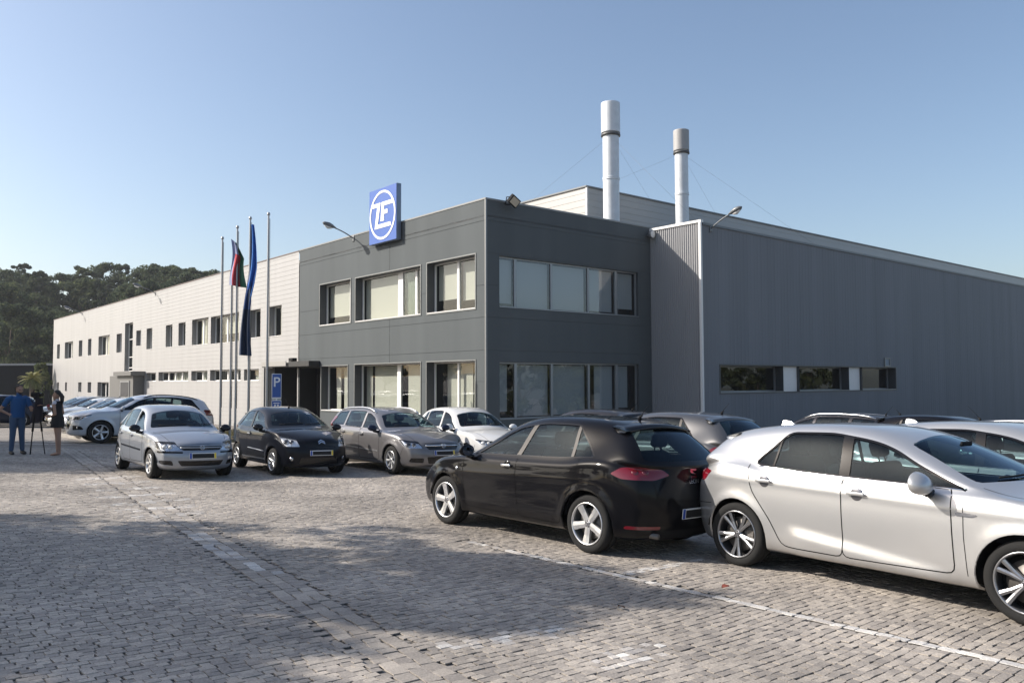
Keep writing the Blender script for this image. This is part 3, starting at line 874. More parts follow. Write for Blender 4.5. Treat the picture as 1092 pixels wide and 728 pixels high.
    dg = bpy.context.evaluated_depsgraph_get()
    for it in range(2):
        me.vertices.foreach_set('co', cur.ravel()); me.update()
        ob.update_tag(); dg.update()
        ev = ob.evaluated_get(dg).data
        co = np.empty(len(ev.vertices) * 3); ev.vertices.foreach_get('co', co)
        cur += (verts - co.reshape(-1, 3)[:len(verts)]) * 0.85
    me.vertices.foreach_set('co', cur.ravel()); me.update()
    md.levels = p.get('levels', 3)
    ob.update_tag(); dg.update()
    ev = ob.evaluated_get(dg).data
    co = np.empty(len(ev.vertices) * 3); ev.vertices.foreach_get('co', co); co = co.reshape(-1, 3)
    faces = [tuple(f.vertices) for f in ev.polygons]
    bpy.data.objects.remove(ob); bpy.data.meshes.remove(me)
    return co, faces, dict(S=S, T=T, xf=xf, xr=xr, hw=hw, xs=xs)

def spoked_rim(R, w, style, mats):
    """wheel rim facing +Y, its outer face at y = 0"""
    mb = MB()
    mb.lathe([(R, 0.0), (R * .985, .006), (R * .93, .002), (R * .915, -.02), (R * .9, -w * .9), (R * .98, -w)], axis='Y', n=40)
    n, kind = style
    hub = R * (.2 if kind != 'multi' else .24)
    mb.lathe([(0.0001, -.012), (hub * .55, -.014), (hub, -.022), (hub, -.06)], axis='Y', n=24)
    def spoke(a0, a1, w0, w1, y0=-.02, y1=-.004, th=.03):
        # from hub at angle a0 to rim at angle a1
        pts = []
        r0, r1 = hub * .8, R * .93
        for (r, a, ww, y) in ((r0, a0, w0, y0), ((r0 + r1) / 2, (a0 + a1) / 2, (w0 + w1) / 2 * .92, (y0 + y1) / 2 - .004), (r1, a1, w1, y1)):
            c, s = cos(a), sin(a)
            for sg in (-1, 1):
                pts.append((c * r - s * sg * ww, y, s * r + c * sg * ww))
        top = pts
        low = [(x * 1.0, y - th, z) for x, y, z in pts]
        rid = [(a[0] * .5 + b[0] * .5, a[1] + .006, a[2] * .5 + b[2] * .5) for a, b in zip(pts[0::2], pts[1::2])]
        vs = top + low + rid
        fs = []
        for i in (0, 1):
            a, b, c, d = 2 * i, 2 * i + 1, 2 * i + 2, 2 * i + 3
            fs += [(a, 12 + i, 13 + i, c), (12 + i, b, d, 13 + i), (a, c, c + 6, a + 6), (b, b + 6, d + 6, d)]
        mb.add(vs, fs)
    for k in range(n):
        a = 2 * pi * k / n + .3
        if kind == 'solid': spoke(a, a, R * .16, R * .20)
        elif kind == 'twin':
            for s in (-1, 1): spoke(a + s * .11, a + s * .19, R * .06, R * .085)
        elif kind == 'multi': spoke(a, a, R * .05, R * .085)
        elif kind == 'wide': spoke(a, a, R * .11, R * .15)
    nb = 5
    for k in range(nb):
        a = 2 * pi * k / nb + .3 + pi / nb
        mb.tube((cos(a) * hub * .62, -.03, sin(a) * hub * .62), (cos(a) * hub * .62, -.009, sin(a) * hub * .62), .009, n=6, mi=1)
    mb.tube((0, -.03, 0), (0, -.008, 0), hub * .36, n=16, mi=1)
    return mb

def make_wheel(R, w, rr, style, rim_mat):
    tb = MB()
    tb.lathe([(rr * .97, -.015), (rr * 1.0, -.004), (rr + (R - rr) * .25, .004), (rr + (R - rr) * .6, .004), (R - .012, -.008), (R - .003, -.022),
              (R, -.04), (R - .001, -w / 2 + .006), (R - .008, -w / 2 + .004), (R - .008, -w / 2 - .004), (R - .001, -w / 2 - .006),
              (R, -w + .04), (R - .012, -w + .008), (rr, -w)], axis='Y', n=56)
    rb = spoked_rim(rr, w, style, None)
    db = MB(); db.lathe([(0.001, -.075), (rr * .72, -.075), (rr * .72, -.1), (0.001, -.1)], axis='Y', n=32)
    db.lathe([(0.001, -.12), (rr * .9, -.12)], axis='Y', n=32, mi=1)
    db.box((rr * .35, -.062, -rr * .25), (rr * .68, -.12, rr * .25), 2)
    return tb, rb, db

def car(p, name, root_matrix):
    """builds one car as Empty > parts > sub-parts and returns the Empty"""
    co, faces, g = make_shell(p)
    hw, xf, xr, wb = g['hw'], g['xf'], g['xr'], p['wb']
    R = p['R']; ra = p.get('arch', R + .045); ax = (wb / 2, -wb / 2)
    # arch flares and pressed creases, moved into the smooth surface before the openings are cut
    nrm_y = np.sign(co[:, 1])
    side = np.clip((np.abs(co[:, 1]) - hw * .80) / (hw * .12), 0, 1)
    for a in ax:
        d = np.hypot(co[:, 0] - a, co[:, 2] - R)
        w = np.clip(1 - (d - ra) / .10, 0, 1); w = w * w * (3 - 2 * w)
        co[:, 1] += nrm_y * side * w * p.get('flare', .014)
    for (x0, z0, x1, z1, wid, amt) in p.get('crease', []):
        t = np.clip((co[:, 0] - x0) / (x1 - x0), 0, 1); zc = z0 + (z1 - z0) * t
        edge = np.clip(np.minimum(co[:, 0] - min(x0, x1), max(x0, x1) - co[:, 0]) / .18, 0, 1)
        w = np.clip(1 - np.abs(co[:, 2] - zc) / wid, 0, 1)
        co[:, 1] += nrm_y * side * edge * w * w * amt
    for (x0, z0, x1, z1, wid, amt) in p.get('flank', []):
        t = (co[:, 0] - x0) / (x1 - x0); zc = z0 + (z1 - z0) * np.clip(t, 0, 1)
        edge = np.clip(np.minimum(t, 1 - t) / .07, 0, 1)
        w = np.clip((zc - co[:, 2]) / wid, 0, 1) * np.clip((co[:, 2] - .12) / .1, 0, 1)
        co[:, 1] += nrm_y * side * edge * w * amt
    bm = bmesh.new()
    bvs = [bm.verts.new(c) for c in co]
    for f in faces: bm.faces.new([bvs[i] for i in f])
    bm.normal_update()
    vn = np.array([v.normal[:] for v in bm.verts])
    bvh = BVHTree.FromPolygons([tuple(c) for c in co], faces)

    S, T = g['S'], g['T']
    def belt(x): 
        o = np.argsort(S[:, 5, 0]); return float(np.interp(x, S[o, 5, 0], S[o, 5, 2]))
    rail_pts = T[3:11, 2]; o_ = np.argsort(rail_pts[:, 0])
    def rail(x): return float(np.interp(x, rail_pts[o_, 0], rail_pts[o_, 2]))
    def hit(pt, d):
        d = Vector(d).normalized()
        r = bvh.ray_cast(Vector(pt) + d * 3, -d, 6)
        return r[0], r[1]

    cuts = []
    # ---- side glass
    if 'dlo' in p:
        lo = p['dlo']
    else:
        q0, q1, q2 = p['q']                                     # front foot x, rear top x, rear bottom x
        n = 9
        bot = [(x, belt(x) + .022) for x in np.linspace(q2, q0, n)]
        xt = np.linspace(p['apillar'][1] + .25 * (q0 - p['apillar'][1]), q1, 8)
        ap = []
        for x in np.linspace(q0 - .10, xt[0], 4)[:-1]: ap.append((x, rail(x + .05) - .045))
        top = [(x, rail(x) - .034) for x in xt]
        lo = bot + ap + top
    dl3 = fillet([(x, z) for x, z in lo], p.get('dlo_r', .05), 3)
    def zlim(x, which):
        zs = []
        P = dl3
        for i in range(len(P)):
            (xa, za), (xb, zb_) = P[i - 1], P[i]
            if (xa - x) * (xb - x) <= 0 and xa != xb: zs.append(za + (zb_ - za) * (x - xa) / (xb - xa))
        return (max(zs) if which else min(zs)) if zs else None
    # glass panes: the outline shrunk, then split at the pillars
    pil = p['pillars']                                         # list of (x_bottom, x_top, half width)
    zc = np.mean([z for x, z in dl3]); 
    def shrink(poly, r):
        out = []
        m = len(poly); P = np.array(poly)
        area = 0.5 * np.sum(P[:, 0] * np.roll(P[:, 1], -1) - np.roll(P[:, 0], -1) * P[:, 1])
        for i in range(m):
            t = P[(i + 1) % m] - P[i - 1]; t /= (np.linalg.norm(t) + 1e-9)
            nrm = np.array((-t[1], t[0])) * (1 if area > 0 else -1)
            out.append(tuple(P[i] + nrm * r))
        return out
    inner = shrink(dl3, p.get('frame', .018))
    def clip(poly, xa, za, xb, zb_, keep):                     # half plane through two points
        nx, nz = (zb_ - za), -(xb - xa)
        l = hypot(nx, nz); nx /= l; nz /= l
        out = []
        m = len(poly)
        for i in range(m):
            P0, P1 = poly[i - 1], poly[i]
            d0 = ((P0[0] - xa) * nx + (P0[1] - za) * nz) * keep; d1 = ((P1[0] - xa) * nx + (P1[1] - za) * nz) * keep
            if (d0 >= 0) != (d1 >= 0):
                t = d0 / (d0 - d1); out.append((P0[0] + (P1[0] - P0[0]) * t, P0[1] + (P1[1] - P0[1]) * t))
            if d1 >= 0: out.append(P1)
        return out
    zlo, zhi = min(z for x, z in dl3), max(z for x, z in dl3)
    panes = []
    rest = inner
    for (xb_, xt_, h) in pil:
        fr_ = clip(rest, xb_ + h, zlo, xt_ + h, zhi, 1)
        panes.append(fr_); rest = clip(rest, xb_ - h, zlo, xt_ - h, zhi, -1)
    panes.append(rest)
    ndoor = p.get('doors', 2)
    paint_pillars = p.get('paint_pillars', False)
    for sg in (1, -1):
        d = (0, sg, 0)
        sfx = 'L' if sg > 0 else 'R'
        f3 = lambda poly: [(x, sg * .5, z) for x, z in poly]
        for j, dp in enumerate(p['door_polys'][:ndoor]):
            cuts.append(Cut(f'door{j}{sfx}', f3(fillet(dp, p.get('door_r', .07), 3)), d, sign=sg))
        if paint_pillars:
            for j, pn in enumerate(panes): 
                if len(pn) > 2: cuts.append(Cut(f'trim{sfx}', f3(shrink(pn, -.012)), d, sign=sg))
        else:
            cuts.append(Cut(f'trim{sfx}', f3(dl3), d, sign=sg))
        if p.get('pillar_mat'):
            for j, (xb_, xt_, h) in enumerate(pil):
                pq = clip(clip(inner, xb_ + h, zlo, xt_ + h, zhi, -1), xb_ - h, zlo, xt_ - h, zhi, 1)
                if len(pq) > 2: cuts.append(Cut(f'pillar{j}{sfx}', f3(pq), d, sign=sg))
        for j, pn in enumerate(panes):
            if len(pn) > 2: cuts.append(Cut(f'pane{j}{sfx}', f3(pn), d, sign=sg))
        for a in ax:
            cuts.append(Cut('arch', [(a + ra * cos(t), sg, max(R + ra * sin(t), -.2)) for t in np.linspace(0, 2 * pi, 40, endpoint=False)], d, sign=sg))
        for nm, pts, dd in p.get('lamps', []):
            cuts.append(Cut(f'{nm}{sfx}', [(x, sg * y, z) for x, y, z in fillet(pts, .03, 3)], (dd[0], sg * dd[1], 0), sign=sg))
        for j, (nm, pts) in enumerate(p.get('side_regions', [])):
            cuts.append(Cut(f'{nm}|{j}{sfx}', f3(fillet(pts, .02, 2)), d, sign=sg))
    for j, (nm, pts) in enumerate(p.get('front_regions', [])):
        cuts.append(Cut(f'{nm}|F{j}', [(2, y, z) for y, z in fillet(pts, .03, 3)], (1, 0, 0)))
    # windscreen and rear window from the cage corners
    a0 = T[3, 2]; a1 = T[5, 2]; cw = p['C'][3]; hd = p['C'][5]
    ws = []
    for f in np.linspace(-1, 1, 9):
        ws.append((2, f * (a0[1] - .025), cw[1] + .03 + (a0[2] + .02 - cw[1]) * abs(f) ** 2))
    for f in np.linspace(1, -1, 9):
        ws.append((2, f * (a1[1] - .03), hd[1] - .045 + (a1[2] - .015 - hd[1]) * abs(f) ** 2 * .9))
    cuts.append(Cut('windscreen', fillet(ws, .04, 2), (1, 0, 0)))
    b0 = T[8, 2]; b1 = T[10, 2]; t8, t10 = p['C'][8], p['C'][10]
    rw = []
    zt = t8[1] - p.get('rw_top', .07); zbm = t10[1] + p.get('rw_bot', .03)
    for f in np.linspace(-1, 1, 7): rw.append((-2, f * (b1[1] - p.get('rw_in', .05)), zbm + .012 * abs(f) ** 2))
    for f in np.linspace(1, -1, 7): rw.append((-2, f * (b0[1] - p.get('rw_in', .05) + .01), zt - .03 * abs(f) ** 2))
    cuts.append(Cut('rearwin', fillet(rw, .05, 2), (-1, 0, 0)))
    for j, (nm, pts) in enumerate(p.get('rear_regions', [])):
        cuts.append(Cut(f'{nm}|R{j}', [(-2, y, z) for y, z in fillet(pts, .03, 3)], (-1, 0, 0)))

    for c in cuts:
        P = np.array(c.poly); lo_, hi_ = P.min(0) - .02, P.max(0) + .02
        cand = []
        for f in bm.faces:
            if f.normal.dot(c.d) < .05: continue
            q = f.calc_center_median()
            if c.sign and q.y * c.sign < -.02: continue
            if c.d.x > .5 and q.x < 0 or c.d.x < -.5 and q.x > 0: continue
            u_, g_ = q.dot(c.e), q.dot(c.g)
            if lo_[0] - .12 < u_ < hi_[0] + .12 and lo_[1] - .12 < g_ < hi_[1] + .12: cand.append(f)
        cand = set(cand)
        m = len(c.poly)
        for i in range(m):
            p0, p1 = c.poly[i - 1], c.poly[i]
            if hypot(p1[0] - p0[0], p1[1] - p0[1]) < 1e-5: continue
            a0_, a1_ = min(p0[0], p1[0]) - .003, max(p0[0], p1[0]) + .003
            b0_, b1_ = min(p0[1], p1[1]) - .003, max(p0[1], p1[1]) + .003
            sel = []
            for f in cand:
                if not f.is_valid: continue
                us = [v.co.dot(c.e) for v in f.verts]; gs = [v.co.dot(c.g) for v in f.verts]
                if max(us) < a0_ or min(us) > a1_ or max(gs) < b0_ or min(gs) > b1_: continue
                sel.append(f)
            if not sel: continue
            geom = set(sel)
            for f in sel: geom.update(f.verts); geom.update(f.edges)
            ed = c.e * (p1[0] - p0[0]) + c.g * (p1[1] - p0[1])
            no = ed.cross(c.d).normalized()
            co3 = c.e * p0[0] + c.g * p0[1]
            r = bmesh.ops.bisect_plane(bm, geom=list(geom), dist=1e-5, plane_co=co3, plane_no=no)
            cand = {f for f in cand if f.is_valid}
            cand.update(x for x in r['geom'] if isinstance(x, bmesh.types.BMFace))
    bm.verts.index_update(); bm.faces.ensure_lookup_table(); bm.normal_update()
    fc = np.array([f.calc_center_median()[:] for f in bm.faces]); fn = np.array([f.normal[:] for f in bm.faces])
    cls = np.array(['body'] * len(fc), dtype=object)
    for c in cuts:
        d = np.array(c.d); e = np.array(c.e); gg = np.array(c.g)
        ok = inside(fc @ e, fc @ gg, c.poly) & (fn @ d > .04)
        if c.sign: ok &= fc[:, 1] * c.sign > -.01
        if c.d.x > .5: ok &= fc[:, 0] > 0
        if c.d.x < -.5: ok &= fc[:, 0] < 0
        if c.name == 'arch': ok &= np.abs(fc[:, 1]) > hw * .55
        if c.name.startswith('pane') or c.name.startswith('trim') or c.name.startswith('pillar'): ok &= np.abs(fc[:, 1]) > .35
        cls[ok] = c.name
    av = np.array([v.co[:] for v in bm.verts])
    fl = [[v.index for v in f.verts] for f in bm.faces]
    # normals of the uncut smooth surface, so that the cuts do not show in the shading
    an = np.zeros_like(av)
    for i, q in enumerate(av):
        loc, no, fi, ds = bvh.find_nearest(Vector(q))
        ids = faces[fi]; w = 1.0 / (np.linalg.norm(co[list(ids)] - q, axis=1) + 1e-4) ** 2
        nv = (vn[list(ids)] * w[:, None]).sum(0); an[i] = nv / np.linalg.norm(nv)
    bm.free()

    root = empty(name, root_matrix)
    def part(nm, sel, mats, inset=0.0, parent=None, flip=False, solid=0.0):
        ids = np.nonzero(sel)[0]
        if not len(ids): return None
        used = sorted({v for i in ids for v in fl[i]}); mp = {v: k for k, v in enumerate(used)}
        vs = av[used] - an[used] * inset; ns = an[used]
        fs = [[mp[v] for v in (fl[i][::-1] if flip else fl[i])] for i in ids]
        if solid:                                              # turned-in edge so that a panel has thickness
            cnt = {}
            for f in fs:
                for a, b in zip(f, f[1:] + f[:1]): cnt[(a, b)] = 1
            bd = [(a, b) for (a, b) in cnt if (b, a) not in cnt]
            k0 = len(vs); bv = sorted({a for e in bd for a in e}); m2 = {v: k0 + k for k, v in enumerate(bv)}
            vs = np.concatenate([vs, vs[bv] - ns[bv] * solid]); ns = np.concatenate([ns, ns[bv]])
            fs = fs + [[b, a, m2[a], m2[b]] for a, b in bd]
        o = new_mesh_obj(nm, vs, fs, mats, parent or root, smooth=True)
        try: o.data.normals_split_custom_set_from_vertices([tuple(-n if flip else n) for n in ns])
        except Exception: pass
        return o
    pm = p['paint']; glass = p.get('glass', car_glass)
    DOORS = {}
    isn = lambda s: np.array([c.startswith(s) for c in cls])
    body = part('body', isn('body'), [pm], solid=.02)
    lining = part('cabin_lining', (isn('body') | isn('door') | isn('trim')) & (fc[:, 2] > .42) & (fc[:, 0] < p['C'][3][0] + .1), [cabin_m if not p.get('light_cabin') else cabin_grey], inset=.028, flip=True)
    for sfx in 'LR':
        sg = 1 if sfx == 'L' else -1
        drs = []
        for j in range(ndoor):
            do = part('door', cls == f'door{j}{sfx}', [pm], solid=.02)
            drs.append(do); DOORS[(sg, j)] = do
        tr = part('window_surround', cls == f'trim{sfx}', [p.get('trim', black_trim)], inset=-.002 if not paint_pillars else 0)
        for j in range(len(pil)):
            part('door_pillar', cls == f'pillar{j}{sfx}', [p.get('pillar_mat', black_trim)], inset=-.001)
        for j in range(len(panes)):
            par = drs[min(j, ndoor - 1)] if drs and drs[min(j, ndoor - 1)] and (j < ndoor) else root
            part('side_window', cls == f'pane{j}{sfx}', [p.get('glass_rear', glass) if j else glass], inset=.006, parent=par)
        # handles
        for j, (hx, hz) in enumerate(p['handles'][:ndoor]):
            q, no = hit((hx, 0, hz), (0, sg, 0))
            if q is None: continue
            hb = MB()
            hm = p.get('handle_mat', pm)
            yy = q.y
            hb.rbox((hx - .085, yy + sg * .012, hz - .016), (hx + .085, yy + sg * .034, hz + .016), .009, 0, 3)
            hb.lathe([(0.001, .0), (.05, .002), (.062, -.006)] if sg > 0 else [(0.001, .0), (.05, -.002), (.062, .006)], (hx - .0, yy + sg * .004, hz - .004), 'Y', 18, 1)
            hb.build('handle', [hm, p.get('cup_mat', pm)], drs[j] if drs[j] else root)
        # mirror
        mx_, my_, mz_ = p['mirror']; ms = p.get('mirror_s', 1.0)
        ml = MB()
        bmq = bmesh.new(); bmesh.ops.create_uvsphere(bmq, u_segments=18, v_segments=12, radius=1)
        for v in bmq.verts:
            x, y, z = v.co
            v.co = (mx_ + .085 * x * ms * (1 if x > 0 else .35), sg * (my_ + .115 * y * ms), mz_ + .078 * z * ms * (1.0 if z > 0 else .85) - .02 * x)
        bmq.verts.index_update()
        fs_ = [[v.index for v in f.verts] for f in bmq.faces]
        ml.add([v.co.copy() for v in bmq.verts], fs_ if sg > 0 else [f[::-1] for f in fs_], 0, True); bmq.free()
        mo = ml.build('door_mirror', [p.get('mirror_mat', pm)], root)
        fb = MB(); fb.path([(mx_ + .02, sg * (my_ - .02), mz_ - .06), (mx_ + .03, sg * (my_ - .12), mz_ - .085), (mx_ + .03, sg * (my_ - .18), mz_ - .08)], [.03, .032, .04], 8)
        fb.build('mirror_foot', [black_trim], mo)
        gb = MB(); gb.lathe([(.0001, 0), (.062, 0)], (0, 0, 0), 'Y', 20)
        mg = gb.build('mirror_glass', [chrome_m], mo)
        mg.matrix_basis = Matrix.Translation((mx_ - .028, sg * my_, mz_)) @ Matrix.Rotation(radians(90), 4, 'Z') @ Matrix.Diagonal((1.5, 1, 1, 1))
        # lamps
        for nm, pts, dd in p.get('lamps', []):
            sel = cls == f'{nm}{sfx}'
            if nm == 'headlight':
                h = part('headlight', sel, [lamp_glass], inset=-.001)
                if h is None: continue
                part('lamp_bowl', sel, [p.get('bowl', reflector_m)], inset=.045, parent=h)
                cen = fc[sel].mean(0); nn = fn[sel].mean(0); nn /= np.linalg.norm(nn)
                tv = np.cross(nn, (0, 0, 1)); tv /= np.linalg.norm(tv)
                lb = MB()
                for k, (off, rr_) in enumerate(p.get('bulbs', [(-.06, .055), (.055, .045)])):
                    c3 = cen - nn * .03 + tv * off * sg
                    lb.path([c3 - nn * .015, c3 + nn * .012], [rr_ * .8, rr_], 20, 0)
                    lb.path([c3 + nn * .012, c3 + nn * .022, c3 + nn * .028], [rr_ * .72, rr_ * .55, rr_ * .2], 16, 1)
                lb.build('lamp_lens', [p.get('bezel', chrome_m), white_plastic if p.get('bulb_white') else black_trim], h)
            elif nm == 'taillight':
                t_ = part('taillight', sel, [p.get('tail', tail_m)], inset=-.004, solid=.01)
                if t_:
                    cen = fc[sel].mean(0); nn = fn[sel].mean(0); nn /= np.linalg.norm(nn)
                    tv = np.cross(nn, (0, 0, 1)); tv /= np.linalg.norm(tv)
                    lb = MB()
                    for off in p.get('tail_bulbs', (-.05, .06)):
                        q, no = hit(tuple(cen + tv * off), tuple(nn))
                        if q is None: continue
                        lb.path([q - no * .004, q + no * .007, q + no * .009], [.038, .034, .018], 16, 0)
                    lb.build('lamp_lens', [tail_dark if p.get('tail', tail_m) is tail_m else tail_m], t_)
            else:
                part(nm, sel, [p.get(nm + '_mat', black_trim)], inset=.003)
    for c_ in sorted({c.name for c in cuts if '|' in c.name}):
        nm = c_.split('|')[0]; mm = [p.get(nm + '_mat', black_trim)]
        if c_.split('|')[1][-1] in 'LR': part(nm, cls == c_, mm, inset=-.004, solid=.006)
        else: part(nm, cls == c_, mm, inset=.012 if 'grille' in nm or 'intake' in nm else -.003)
    wso = part('windscreen', cls == 'windscreen', [p.get('ws_glass', glass)], inset=.004)
    rwo = part('rear_window', cls == 'rearwin', [p.get('glass_rear', glass)], inset=.004)
    # seams
    def seam(pts, d, w=.0045, into=None):
        sb = into or MB()
        d = Vector(d).normalized()
        P = []
        for i in range(len(pts) - 1):
            a, b = Vector(pts[i]), Vector(pts[i + 1]); n = max(1, int((b - a).length / .04))
            for k in range(n): P.append(a.lerp(b, k / n))
        P.append(Vector(pts[-1]))
        Q = []
        for q in P:
            r = bvh.ray_cast(q + d * 3, -d, 6)
            Q.append((r[0], r[1]) if r[0] is not None else None)
        vs, run = [], []
        for i, q in enumerate(Q):
            if q is None or (run and (q[0] - run[-1][0]).length > .15):
                if len(run) > 1: strip(run, w, sb)
                run = [] if q is None else [q]
            else: run.append(q)
        if len(run) > 1: strip(run, w, sb)
        if into is None and sb.v: sb.build('panel_seam', [gap_m], root)
    def strip(run, w, sb):
        vs = []
        for i, (q, no) in enumerate(run):
            t = (run[min(i + 1, len(run) - 1)][0] - run[max(i - 1, 0)][0]).normalized()
            s_ = t.cross(no).normalized() * w
            vs += [q + no * .0016 - s_, q + no * .0016 + s_]
        sb.add(vs, [(2 * i, 2 * i + 1, 2 * i + 3, 2 * i + 2) for i in range(len(run) - 1)], 0, True)
    for sg in (1, -1):
        for j, dp in enumerate(p['door_polys'][:ndoor]):
            fp_ = fillet(dp, p.get('door_r', .07), 3); db_ = MB()
            for i in range(len(fp_)):
                a, b = fp_[i - 1], fp_[i]
                if max(a[1], b[1]) < belt((a[0] + b[0]) / 2) + .03:
                    seam([(a[0], sg * .5, a[1]), (b[0], sg * .5, b[1])], (0, sg, 0), into=db_)
            if db_.v: db_.build('door_seam', [gap_m], DOORS.get((sg, j)) or root)
        for pts, d in p.get('seams', []):
            seam([(x, sg * y, z) for x, y, z in pts], (d[0], sg * d[1], d[2]), .003)
    # wheels with wells
    ww = p.get('ww', .205)
    tb, rb, db = make_wheel(R, ww, p['rim'], p['style'], None)
    rim_m = p.get('rim_mat', alloy_m)
    proto = {}
    yo = hw - p.get('wheel_in', .035)
    for a in ax:
        for sg in (1, -1):
            M = Matrix.Translation((a, sg * yo, R))
            if sg < 0: M = M @ Matrix.Rotation(pi, 4, 'Z')
            if a > 0 and p.get('steer'): M = M @ Matrix.Rotation(radians(p['steer']), 4, 'Z')
            w = empty('wheel', M @ Matrix.Rotation(rng.uniform(0, 6), 4, 'Y'), root)
            if not proto:
                proto['t'] = tb.build('tyre', [tyre_m], w)
                proto['r'] = rb.build('rim', [rim_m, p.get('cap_mat', alloy_dark)], w)
                proto['d'] = db.build('brake_disc', [disc_m, matt_black, disc_m], w)
            else:
                for o in list(proto.values()):
                    c = o.copy(); COL.objects.link(c); c.parent = w
    # underbody, wells, cabin
    ub = MB()
    ub.box((xr + .38, -hw * .66, .20), (xf - .40, hw * .66, .26), 0)
    for a in ax:
        for sg in (1, -1):
            pts = [(a + (ra + .01) * cos(t), R + (ra + .01) * sin(t)) for t in np.linspace(.12, pi - .12, 18)]
            vs = [(x, sg * (hw - .05), z) for x, z in pts] + [(x, sg * (hw - .34), z) for x, z in pts]
            n = len(pts)
            fs = [(k, k + 1, n + k + 1, n + k) for k in range(n - 1)] + [tuple(range(n, 2 * n))]
            ub.add(vs, fs, 0)
    ub.build('underbody', [matt_black], root)
    cb = MB()
    cw_ = p['C'][3]; hwi = hw - .16; bz = belt(0) 
    xc = p['pillars'][0][0]
    cb.box((xr + .30, -hwi, .27), (cw_[0] + .1, hwi, .36), 0)                       # floor
    dash = [(cw_[0] + .06, bz - .06), (cw_[0] - .30, bz - .05), (cw_[0] - .46, bz - .13), (cw_[0] - .44, bz - .35), (cw_[0] + .06, bz - .40)]
    cb.prism([(x, -hwi, z) for x, z in dash], (0, 2 * hwi, 0), 0)
    cb.build('dashboard', [cabin_m], root)
    seat_m = cabin_m if not p.get('light_cabin') else cabin_grey
    def seat(x, y, w):
        st = MB()
        st.rbox((x - .10, y - w / 2, .42), (x + .45, y + w / 2, .58), .05)
        M0 = st.M
        st.M = Matrix.Translation((x - .08, y, .5)) @ Matrix.Rotation(radians(-16), 4, 'Y')
        st.rbox((-.08, -w / 2 + .02, 0), (.07, w / 2 - .02, p.get('seat_h', .60)), .05)
        hh = p.get('seat_h', .60)
        for yy in ([0] if w < .8 else [-.36, .36]):
            st.rbox((-.07, yy - .13, hh + .05), (.03, yy + .13, hh + .22), .045)
            st.tube((-.02, yy - .06, hh - .02), (-.02, yy - .06, hh + .1), .008, n=6); st.tube((-.02, yy + .06, hh - .02), (-.02, yy + .06, hh + .1), .008, n=6)
        st.M = M0
        return st.build('seat', [seat_m], root)
    seat(xc - .02, .36, .5); seat(xc - .02, -.36, .5)
    seat(xc - .92 if p.get('rear_seat', True) is True else p['rear_seat'], 0, 1.2)
    sw = MB()
    sw.M = Matrix.Translation((cw_[0] - .58, .36, bz - .10)) @ Matrix.Rotation(radians(-64), 4, 'Y')
    ring = [(.185 * cos(t), .185 * sin(t), 0) for t in np.linspace(0, 2 * pi, 25)]
    sw.path(ring, .014, 8); sw.rbox((-.17, -.03, -.02), (.02, .03, .0), .008); sw.rbox((-.03, -.17, -.02), (.03, .17, .0), .008)
    sw.build('steering_wheel', [cabin_m], root)
    rm = MB(); rm.rbox((cw_[0] - .70, -.10, p['C'][5][1] - .16), (cw_[0] - .675, .10, p['C'][5][1] - .095), .012)
    rm.build('rear_view_mirror', [cabin_m], root)
    # wipers
    wb_ = MB()
    for y0, y1 in ((.05, .62), (-.50, .02)):
        pts = []
        for t in np.linspace(0, 1, 6):
            q, no = hit((2, y0 + (y1 - y0) * t, cw_[1] + .035 + .03 * t), (1, 0, 0))
            if q is not None: pts.append(q + no * .014)
        if len(pts) > 2: wb_.path(pts, .008, 5)
    if wb_.v: wb_.build('wiper', [matt_black], root)
    # number plates
    def plate(front):
        sx = 1 if front else -1
        y_, z_, wid, hgt = p['plate_f' if front else 'plate_r']
        q, no = hit((0, y_, z_), (sx, 0, 0))
        if q is None: return
        n2 = Vector((no.x, no.y * .3, no.z)).normalized()
        M = Matrix.Translation(q + n2 * .012) @ n2.to_track_quat('X', 'Z').to_matrix().to_4x4()
        pb = MB()
        pb.rbox((-.006, -wid / 2, -hgt / 2), (.002, wid / 2, hgt / 2), .003, 0)
        pb.box((.0022, -wid / 2 + .055, -hgt * .40), (.0032, wid / 2 - .045, hgt * .36), 1)
        pb.box((.0022, -wid / 2 + .004, -hgt * .46), (.0034, -wid / 2 + .045, hgt * .46), 2)
        if p.get('plate_y', True): pb.box((.0022, wid / 2 - .040, -hgt * .46), (.0034, wid / 2 - .004, hgt * .46), 3)
        o = pb.build('number_plate', [white_plastic, plate_black, plate_blue, plate_yellow], root, M)
    if 'plate_f' in p: plate(True)
    if 'plate_r' in p: plate(False)
    for fn_ in p.get('extras', []): fn_(root, p, hit, dict(hw=hw, xf=xf, xr=xr, belt=belt, rail=rail, bvh=bvh))
    return root

def ground_matrix(x, y, heading, s=1.0):
    """stand something on the sloping yard, facing heading (radians)"""
    f = Vector((cos(heading), sin(heading), 0)); f = (f - GN * f.dot(GN)).normalized()
    l = GN.cross(f)
    return Matrix(((f.x, l.x, GN.x, x), (f.y, l.y, GN.y, y), (f.z, l.z, GN.z, gz(x, y) + .013), (0, 0, 0, 1))) @ Matrix.Scale(s, 4)

